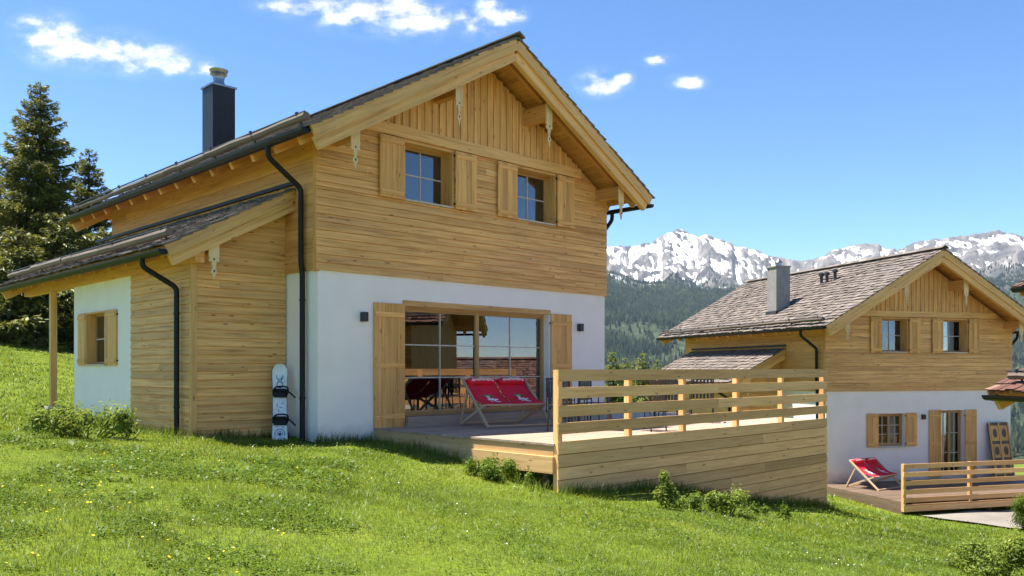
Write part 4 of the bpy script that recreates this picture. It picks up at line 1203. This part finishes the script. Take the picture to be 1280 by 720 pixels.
x, y = at(865, 638); bush('weed_bush', 'low weeds between the thin tall weed and the round pale one', x, y, rclumps(rb, 5, .25, .12, .05, .15, .12), 714, 0.0288, M['leaf'], 9)
x, y = at(960, 646); bush('weed_bush', 'sparse weeds in the shade near the far end of the board screen', x, y, rclumps(rb, 6, .35, .12, .05, .14, .10), 646, 0.0288, M['leaf'], 10)
x, y = at(1250, 722); bush('shrub', 'green shrub with pale tips in the bottom right picture corner', x, y, rclumps(rb, 16, .42, .35, .12, .46, .2), 7344, 0.0259, M['leaf_pale'], 12)
x, y = at(1285, 665); bush('shrub', 'dense upright shrub cut by the right picture edge beside the gravel path', x, y, rclumps(rb, 12, .26, .25, .15, .78, .22), 6358, 0.0245, M['leaf'], 13)

# ------------------------------------------------------------------ conifers
def conifer(name, label, x, y, h, rad, seed, mat, whorls=34, twig=.30, dens=1.0, z=None, group='conifers behind the chalet', base=.06, cat='tree'):
    r_ = np.random.default_rng(seed); z = gz(x, y) if z is None else z
    t = thing(name, label, cat, (x, y, z), 0, group)
    m = MB(); m.tube([(0, 0, -.4), (0, 0, h * .5), (0.02, 0, h * .985)], .1, 8, rs=[.022 * h, .012 * h, .002 * h])
    Qs = []; Ts = []; limbs = MB()
    for w in range(whorls):
        f = base + (1 - base) * (w + r_.uniform(-.3, .3)) / whorls; f = min(max(f, base), .99); zz = h * f
        L0 = rad * (1 - f) ** .82 * (1 if f > .12 else .8) + .04 * rad
        nb = int(r_.integers(5, 8)) if f < .9 else 4; a0 = r_.uniform(0, 6.28)
        for b in range(nb):
            a = a0 + 6.283 * b / nb + r_.normal(0, .25); L = L0 * r_.uniform(.55, 1.3)
            n = max(4, int(L / twig * 16 * dens)); s = r_.random(n) ** .6
            droop = -.28 * (1 - f) - .05; up = .30 * f
            dx, dy = math.cos(a), math.sin(a)
            wob = r_.normal(0, .05)
            px_ = s * L; pz_ = zz + L * (droop * s * 1.2 + (.16 + up) * s * s + wob * s)
            side = r_.normal(0, 1, n) * (.20 * L * (1 - .45 * s) * np.minimum(1, s * 2.2 + .1)); drop = -np.abs(r_.normal(0, .12, n)) * (.5 + L * .16) - np.abs(side) * .25
            C = np.stack([px_ * dx - side * dy, px_ * dy + side * dx, pz_ + drop], 1)
            ln = twig * r_.uniform(.5, 1.15, n) * (.55 + .45 * min(1, L / rad * 1.6))
            ang = a + np.sign(side) * r_.uniform(.2, 1.1, n); el = r_.normal(-.28, .38, n)
            U = np.stack([np.cos(ang) * np.cos(el), np.sin(ang) * np.cos(el), np.sin(el)], 1) * ln[:, None]
            Nn = np.stack([-np.sin(ang), np.cos(ang), r_.normal(0, .9, n)], 1); Nn /= np.linalg.norm(Nn, axis=1)[:, None]
            Wd = Nn * (ln * r_.uniform(.14, .24, n))[:, None]
            Qs.append(np.stack([C - U * .15, C + U * .35 - Wd, C + U, C + U * .35 + Wd], 1).reshape(-1, 3))
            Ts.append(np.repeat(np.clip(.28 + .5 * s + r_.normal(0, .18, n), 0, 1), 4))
            if L > .5: limbs.tube([(0, 0, zz), (L * .5 * dx, L * .5 * dy, zz + L * (droop * .6 + (.16 + up) * .25)), (L * .9 * dx, L * .9 * dy, zz + L * (droop * 1.08 + (.16 + up) * .81))], .02, 4, rs=[.004 * h, .0025 * h, .001 * h])
    q = np.concatenate(Qs); tone = np.concatenate(Ts); k = np.arange(len(q) // 4)[:, None] * 4
    tr = m.build('trunk', M['bark'], t, smooth='all'); limbs.build('limbs', M['bark'], tr, fix=False)
    np_mesh('crown', mat, q, k + np.array([[0, 1, 2, 3]]), None, {'tone': tone}, t); return t
def tree_at(px, d): return (px - 640) / 1072 * d, d
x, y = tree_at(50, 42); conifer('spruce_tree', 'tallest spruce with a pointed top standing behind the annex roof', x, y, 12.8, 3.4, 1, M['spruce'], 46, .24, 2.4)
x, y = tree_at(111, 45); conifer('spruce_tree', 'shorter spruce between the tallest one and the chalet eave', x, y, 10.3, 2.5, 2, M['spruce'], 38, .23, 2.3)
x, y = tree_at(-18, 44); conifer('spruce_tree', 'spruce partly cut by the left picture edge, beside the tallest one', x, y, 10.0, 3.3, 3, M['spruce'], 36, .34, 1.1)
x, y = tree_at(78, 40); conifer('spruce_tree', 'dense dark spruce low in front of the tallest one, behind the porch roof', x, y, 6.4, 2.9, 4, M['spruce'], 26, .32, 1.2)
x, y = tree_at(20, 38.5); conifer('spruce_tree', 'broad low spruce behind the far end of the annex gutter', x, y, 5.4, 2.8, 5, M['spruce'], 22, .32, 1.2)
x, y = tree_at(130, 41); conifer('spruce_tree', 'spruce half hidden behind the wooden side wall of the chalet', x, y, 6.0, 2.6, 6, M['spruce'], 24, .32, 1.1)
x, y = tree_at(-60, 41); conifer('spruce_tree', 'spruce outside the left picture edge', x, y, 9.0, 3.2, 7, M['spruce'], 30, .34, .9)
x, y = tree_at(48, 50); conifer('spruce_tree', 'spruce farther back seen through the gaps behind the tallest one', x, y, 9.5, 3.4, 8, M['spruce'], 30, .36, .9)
for i, (px, d_, hh, lb) in enumerate(((766, 46, 1.25, 'yellow green young conifer closest to the white wall corner of the big chalet'), (781, 49, .95, 'second young conifer from the white wall corner, seen above the railing'), (803, 45, 1.15, 'bushy young conifer seen above the middle of the railing'), (822, 50, .9, 'young conifer nearest the roof of the lower chalet'), (793, 52, .8, 'young conifer standing farther back between two bushier ones'))):
    x, y = tree_at(px, d_); zt = CAMZ + hh - .22; zg_ = gz(x, y)
    conifer('young_conifer', lb, x, y, zt - zg_, 1.25, 30 + i, M['young'], 26, .24, 1.3, group='young conifers beyond the terrace')

# ------------------------------------------------------------------ mountains and forest
SKY = np.array([(-900, 330), (-200, 318), (300, 322), (640, 318), (700, 312), (740, 306), (762, 309), (775, 306), (790, 308), (803, 302), (815, 303), (824, 296), (835, 292), (846, 289), (858, 290), (868, 294), (885, 293), (897, 300), (910, 302), (922, 308), (935, 313), (950, 316), (960, 321), (980, 322), (1000, 327), (1015, 325), (1030, 322), (1040, 312), (1052, 309), (1062, 306), (1075, 304), (1095, 303), (1105, 309), (1120, 312), (1150, 303), (1165, 300), (1185, 297), (1200, 295), (1220, 296), (1240, 292), (1262, 294), (1285, 297), (1340, 288), (1450, 300), (1700, 312), (2400, 318)], float)
FOR = np.array([(-900, 372), (300, 372), (700, 345), (760, 338), (790, 348), (830, 352), (870, 360), (920, 362), (980, 372), (1040, 380), (1280, 395), (2400, 390)], float)
def fbm(x, y, s, seed, o=6, g=.5, ridged=False):
    out = 0; a = 1; tot = 0
    for k in range(o):
        n = vnoise(x + 31 * k, y - 17 * k, s / 2 ** k, seed + k)
        if ridged: n = 1 - np.abs(2 * n - 1); n = n * n
        out = out + a * n; tot += a; a *= g
    return out / tot
az = np.concatenate([np.linspace(-.75, -.04, 50, endpoint=False), np.linspace(-.04, .66, 720), np.linspace(.66, 2.2, 70)[1:]])
rad = np.concatenate([np.linspace(900, 2300, 110, endpoint=False), np.linspace(2300, 4600, 330), np.linspace(4650, 6000, 12)])
T, Rr = np.meshgrid(az, rad)
MX = Rr * T / np.sqrt(1 + T * T); MY = Rr / np.sqrt(1 + T * T)
PXc = 640 + 1072 * T
def mtn_height(PXc, MX, MY, Rr):
    dY = MY                                                      # elevation is measured on the depth axis
    crest_r = 4300; f_r = 2600
    hf = (460 - np.interp(PXc, FOR[:, 0], FOR[:, 1])) / 1072 * f_r / np.sqrt(1 + ((PXc - 640) / 1072) ** 2)
    hs = (460 - np.interp(PXc, SKY[:, 0], SKY[:, 1])) / 1072 * crest_r / np.sqrt(1 + ((PXc - 640) / 1072) ** 2)
    h0 = -95
    t1 = np.clip((Rr - 900) / (f_r - 900), 0, 1); t2 = np.clip((Rr - f_r) / (crest_r - f_r), 0, 1)
    z = np.where(Rr < f_r, h0 + (hf - h0) * t1 ** 1.15, hf + (hs - hf) * (t2 ** 1.25))
    back = np.clip((Rr - crest_r) / 1500, 0, 1); z = z - back * 700
    rid = fbm(MX + 60 * fbm(MX, MY, 300, 41, 3), MY * .45, 480, 60, 7, .56, True) - .42
    fin = fbm(MX, MY * .6, 150, 80, 6, .6) - .5
    amp = np.where(Rr < f_r, 55 * np.clip((Rr - 1100) / 700, 0, 1), 60 + 240 * np.sin(np.pi * np.clip(t2, 0, 1)) ** .8 + 50 * t2)
    amp = np.where(Rr > crest_r, 90, amp)
    return z + rid * amp + fin * (26 + 60 * t2)
raw_height = mtn_height
_z = raw_height(PXc, MX, MY, Rr); _e = np.where(Rr > 2900, (_z - CAMZ) / MY, -9).max(0)
_want = (460 - np.interp(PXc[0], SKY[:, 0], SKY[:, 1])) / 1072
_q = PXc[0]; _j = np.zeros(len(_q)) + .5
_want = _want + ((fbm(_q, _q * 0 + 3.3, 34, 140, 4, .6, True) - .4) * 9 + (fbm(_q, _q * 0 + 9.1, 9, 150, 3, .6) - .5) * 5) / 1072 * np.clip(np.interp(_q, [740, 780, 930, 980, 1030, 1060, 1280], [.4, .7, 1, .4, .5, .8, 1]), 0, 1)
_s = np.clip(_want * np.sqrt(1) / _e, .4, 2); _s = np.convolve(np.pad(_s, 1, 'edge'), np.ones(3) / 3, 'valid')
def mtn_height(P, X, Y, Q):
    s = np.interp((P - 640) / 1072, az, _s); t = np.clip((Q - 2500) / 900, 0, 1); return raw_height(P, X, Y, Q) * (1 + (s - 1) * t * t * (3 - 2 * t))
MZ = mtn_height(PXc, MX, MY, Rr)
nA = len(az)
def blur(Z, n):
    for ax in (0, 1):
        P = np.cumsum(np.pad(Z, [(n + 1, n) if q == ax else (0, 0) for q in (0, 1)], 'edge'), axis=ax)
        Z = (np.take(P, range(2 * n + 1, P.shape[ax]), ax) - np.take(P, range(0, P.shape[ax] - 2 * n - 1), ax)) / (2 * n + 1)
    return Z
_dr = np.gradient(MZ, rad, axis=0); _dt = np.gradient(MZ, np.arctan(az), axis=1) / Rr
_nz = 1 / np.sqrt(1 + _dr ** 2 + _dt ** 2)
_zz = lambda A: (A - A[110:-12].mean()) / A[110:-12].std()
_sn = _zz(blur(_nz, 1)) * 1.0 + _zz(np.clip(blur(MZ, 9) - MZ, -30, 30)) * .9 + _zz(np.clip(blur(MZ, 3) - blur(MZ, 1), -8, 8)) * .45 - _zz(_dt) * .35 + 1.3 * (fbm(MX, MY, 420, 170, 5) - .5) * 2
_sn = _sn + np.clip((MZ - 420) / 160, -2.2, .55)
SNOW = 1 / (1 + np.exp(-(_sn + .28) * 2.2))
ii = (np.arange(len(rad) - 1)[:, None] * nA + np.arange(nA - 1)[None, :])
def mtn_mat():
    k = NT('mountain rock and snow'); geo = k.n('ShaderNodeNewGeometry'); pos = geo.outputs['Position']
    sp = k.n('ShaderNodeSeparateXYZ'); k.l(pos, sp.inputs[0]); sn = k.n('ShaderNodeSeparateXYZ'); k.l(geo.outputs['Normal'], sn.inputs[0])
    n1 = k.noise(pos, .006, 8, .62); n3 = k.noise(pos, .045, 6, .7)
    wv = k.n('ShaderNodeVectorMath', operation='MULTIPLY_ADD'); nc = k.n('ShaderNodeTexNoise'); nc.inputs['Scale'].default_value = .008; k.l(pos, nc.inputs['Vector'])
    k.l(nc.outputs['Color'], wv.inputs[0]); wv.inputs[1].default_value = (140, 140, 60); k.l(pos, wv.inputs[2])
    n2 = k.noise(k.mapping(wv.outputs[0], (.030, .006, .010)), 1, 9, .66); n4 = k.noise(k.mapping(wv.outputs[0], (.016, .004, .006)), 1, 6, .6)
    rock = k.ramp(n2, [(.34, (.05, .048, .05)), (.5, (.12, .115, .115)), (.66, (.23, .215, .20))])
    # snow lies on gentler ground and in gullies (worked out from the terrain's shape)
    s = k.math('ADD', k.attr('snow'), k.math('MULTIPLY', k.math('SUBTRACT', n3, .5), .55)); s = k.math('ADD', s, k.math('MULTIPLY', k.math('SUBTRACT', n4, .5), .9))
    snow = k.ramp(s, [(.40, 0.0), (.60, 1.0)])
    c = k.mix(snow, rock, (.84, .86, .90))
    # meadow and forest floor below the tree line
    fz = k.math('ADD', sp.outputs[2], k.math('MULTIPLY', k.math('SUBTRACT', n1, .5), 260))
    fl = k.ramp(k.math('DIVIDE', fz, 1000), [(.235, 1.0), (.36, 0.0)])
    low = k.ramp(n3, [(.35, (.018, .028, .016)), (.55, (.035, .05, .024)), (.7, (.085, .10, .045))])
    c = k.mix(fl, c, low)
    return k.bsdf(c, .9, .1, n3, .8, 6)
kind(np_mesh('mountains', mtn_mat(), np.stack([MX.ravel(), MY.ravel(), MZ.ravel()], 1), np.stack([ii, ii + nA, ii + nA + 1, ii + 1], -1).reshape(-1, 4), attrs={'snow': SNOW.ravel()}, smooth=True), 'structure')
def forest(n, seed):
    r_ = np.random.default_rng(seed); R0 = np.sqrt(r_.uniform(1000 ** 2, 3500 ** 2, n)); Tt = r_.uniform(-.06, .72, n)
    X = R0 * Tt / np.sqrt(1 + Tt * Tt); Y = R0 / np.sqrt(1 + Tt * Tt)
    Z = mtn_height(640 + 1072 * Tt, X, Y, R0)
    dn = fbm(X, Y, 260, 90, 4) ; lim = 300 + 180 * (fbm(X, Y, 420, 95, 4) - .5)
    keep = (r_.random(n) < np.clip((dn - .36) * 6, .06, 1)) & (Z < lim + r_.normal(0, 40, n)); X, Y, Z = X[keep], Y[keep], Z[keep]; n = len(X)
    h = r_.uniform(9, 19, n) * np.clip(1.25 - Z / 700, .5, 1.1); w = h * r_.uniform(.15, .22, n); m = 6
    a = np.linspace(0, 2 * np.pi, m, endpoint=False)[None, :] + r_.uniform(0, 6.28, n)[:, None]
    P = np.empty((n, 2 * m + 2, 3)); P[:] = np.stack([X, Y, Z], 1)[:, None]
    jit = r_.uniform(.6, 1.25, (n, m))
    P[:, :m, 0] += np.cos(a) * w[:, None] * jit; P[:, :m, 1] += np.sin(a) * w[:, None] * jit; P[:, :m, 2] += (h * .08)[:, None]
    P[:, m, 2] += h * .72
    P[:, m + 1:2 * m + 1, 0] += np.cos(a + .5) * w[:, None] * .62 * jit; P[:, m + 1:2 * m + 1, 1] += np.sin(a + .5) * w[:, None] * .62 * jit; P[:, m + 1:2 * m + 1, 2] += (h * .42)[:, None]
    P[:, 2 * m + 1, 2] += h
    base = np.array([[i, (i + 1) % m, m] for i in range(m)] + [[m + 1 + i, m + 1 + (i + 1) % m, 2 * m + 1] for i in range(m)])
    tr = (np.arange(n)[:, None, None] * (2 * m + 2) + base[None]).reshape(-1, 3)
    tone = np.repeat(np.clip(r_.normal(.4, .25, n) + .6 * (fbm(X, Y, 300, 99, 3) - .5), 0, 1), 2 * m + 2)
    kind(np_mesh('forest', M['forest'], P.reshape(-1, 3), None, tr, {'tone': tone}), 'stuff')
M['forest'] = foliage('mountain forest', (.006, .013, .010), (.016, .026, .016), (.045, .055, .026), .05, .02, .0)
forest(160000, 77)

# ------------------------------------------------------------------ sun, sky with clouds, air, camera
SD = Vector((-.374, .068, 1.0)).normalized()
el = math.asin(SD.z)
sun = bpy.data.lights.new('sun', 'SUN'); sun.energy = SUN_E; sun.angle = R(.53); sun.color = (1.0, .93, .82)
so = bpy.data.objects.new('sun', sun); COL.objects.link(so); so.rotation_euler = (-SD).to_track_quat('-Z', 'Y').to_euler()
w = bpy.data.worlds.new('World'); SC.world = w; w.use_nodes = True
nt = w.node_tree; nt.nodes.clear()
class WN(NT):
    def __init__(s, t): s.t = t
k = WN(nt)
out = k.n('ShaderNodeOutputWorld'); bg = k.n('ShaderNodeBackground'); bg.inputs['Strength'].default_value = SKY_S; k.l(bg.outputs[0], out.inputs[0])
sky = k.n('ShaderNodeTexSky', sky_type='NISHITA', sun_disc=False, sun_elevation=el, sun_rotation=math.atan2(SD.x, SD.y), altitude=2200, air_density=.85, dust_density=.1, ozone_density=1.5)
g = k.coord('Generated'); s = k.n('ShaderNodeSeparateXYZ'); k.l(g, s.inputs[0])
yy = k.math('MAXIMUM', s.outputs[1], .02)
U = k.math('DIVIDE', s.outputs[0], yy); Vv = k.math('DIVIDE', s.outputs[2], yy)
uv = k.n('ShaderNodeCombineXYZ'); k.l(U, uv.inputs[0]); k.l(Vv, uv.inputs[1])
nz = k.noise(k.mapping(uv.outputs[0], (1, 1.6, 1)), 24, 9, .62); nb_ = k.noise(k.mapping(uv.outputs[0], (1, 1.5, 1)), 9, 4, .5)
tot = None
CL = [(118, 64, 62, 20), (62, 48, 36, 24), (175, 72, 44, 18), (222, 82, 22, 14), (258, 84, 14, 9), (40, 30, 22, 10),
      (405, 4, 62, 16), (470, 10, 75, 26), (520, 22, 42, 22), (425, 20, 26, 12), (602, 22, 34, 20), (640, 18, 16, 10), (612, 8, 22, 14),
      (752, 103, 25, 14), (773, 98, 14, 9), (820, 75, 20, 6.5), (860, 102, 19, 8), (742, 108, 14, 10), (360, 8, 30, 8)]
for cx, cy, rx, ry in CL:
    a = k.math('MULTIPLY', k.math('SUBTRACT', U, (cx - 640) / 1072), 1072 / rx); b = k.math('MULTIPLY', k.math('SUBTRACT', Vv, (460 - cy) / 1072), 1072 / ry)
    d2 = k.math('ADD', k.math('MULTIPLY', a, a), k.math('MULTIPLY', b, b))
    e = k.math('SUBTRACT', 1.0, k.math('MULTIPLY', k.math('SQRT', d2), .56), clamp=True)
    tot = e if tot is None else k.math('MAXIMUM', tot, e)
soft = k.math('MULTIPLY', tot, 1.6, clamp=True)
f = k.math('ADD', k.math('MULTIPLY', k.math('SUBTRACT', nz, .5), 2.7), k.math('MULTIPLY', k.math('SUBTRACT', nb_, .5), 1.2))
f = k.math('ADD', tot, k.math('MULTIPLY', f, soft))
al = k.ramp(f, [(.24, 0.0), (.46, .15), (.74, .62), (1.0, .95)], 'LINEAR')
gate = k.math('GREATER_THAN', s.outputs[1], .05)
veil = k.math('MULTIPLY', k.math('MULTIPLY', soft, k.ramp(k.math('ADD', k.math('MULTIPLY', nz, .6), k.math('MULTIPLY', nb_, .4)), [(.40, 0.0), (.62, 1.0)])), .26)
al = k.math('MAXIMUM', al, veil)
al2 = k.math('MULTIPLY', al, gate)
shade = k.ramp(nz, [(.32, .66), (.58, 1.0)])
cc = k.mix(1.0, (CLOUD * .97, CLOUD * .985, CLOUD * 1.0), shade, 'MULTIPLY')
hs = k.n('ShaderNodeHueSaturation'); hs.inputs['Saturation'].default_value = SKY_SAT; hs.inputs['Value'].default_value = 1; k.l(sky.outputs[0], hs.inputs['Color'])
mixn = k.n('ShaderNodeMix', data_type='RGBA', clamp_factor=True); k.l(al2, mixn.inputs[0]); k.l(hs.outputs[0], mixn.inputs[6]); k.l(cc, mixn.inputs[7])
k.l(mixn.outputs[2], bg.inputs[0])
if HAZE > 0:
    hm = bpy.data.materials.new('mountain air'); hm.use_nodes = True; t_ = hm.node_tree; t_.nodes.clear()
    o_ = t_.nodes.new('ShaderNodeOutputMaterial'); pv_ = t_.nodes.new('ShaderNodeVolumePrincipled'); pv_.inputs['Color'].default_value = (.62, .78, 1, 1); pv_.inputs['Density'].default_value = HAZE; pv_.inputs['Anisotropy'].default_value = .2
    t_.links.new(pv_.outputs[0], o_.inputs['Volume'])
    hb_ = MB(); zlo = float(min(MZ.min(), GZ.min())) - 1; zhi = float(MZ.max()) + 5
    hb_.bb(-6100, 6100, -1000, 6100, zlo, zhi); ho = hb_.build('haze', hm); kind(ho, 'stuff')
    try: hm.cycles.homogeneous_volume = True
    except Exception: pass
cam = bpy.data.cameras.new('camera'); co = bpy.data.objects.new('camera', cam); COL.objects.link(co)
co.location = (0, 0, CAMZ); co.rotation_euler = (R(90), 0, 0)
cam.sensor_width = 36; cam.lens = 36 * F; cam.shift_y = 100 / 1280; cam.clip_start = .05; cam.clip_end = 20000
SC.camera = co
SC.render.engine = 'CYCLES'
SC.cycles.use_denoising = True
SC.cycles.max_bounces = 8; SC.cycles.diffuse_bounces = 4; SC.cycles.glossy_bounces = 4; SC.cycles.transparent_max_bounces = 12; SC.cycles.volume_bounces = 0
SC.view_settings.view_transform = 'Standard'; SC.view_settings.look = 'None'; SC.view_settings.gamma = 1; SC.view_settings.use_curve_mapping = False
SC.view_settings.exposure = EXPO
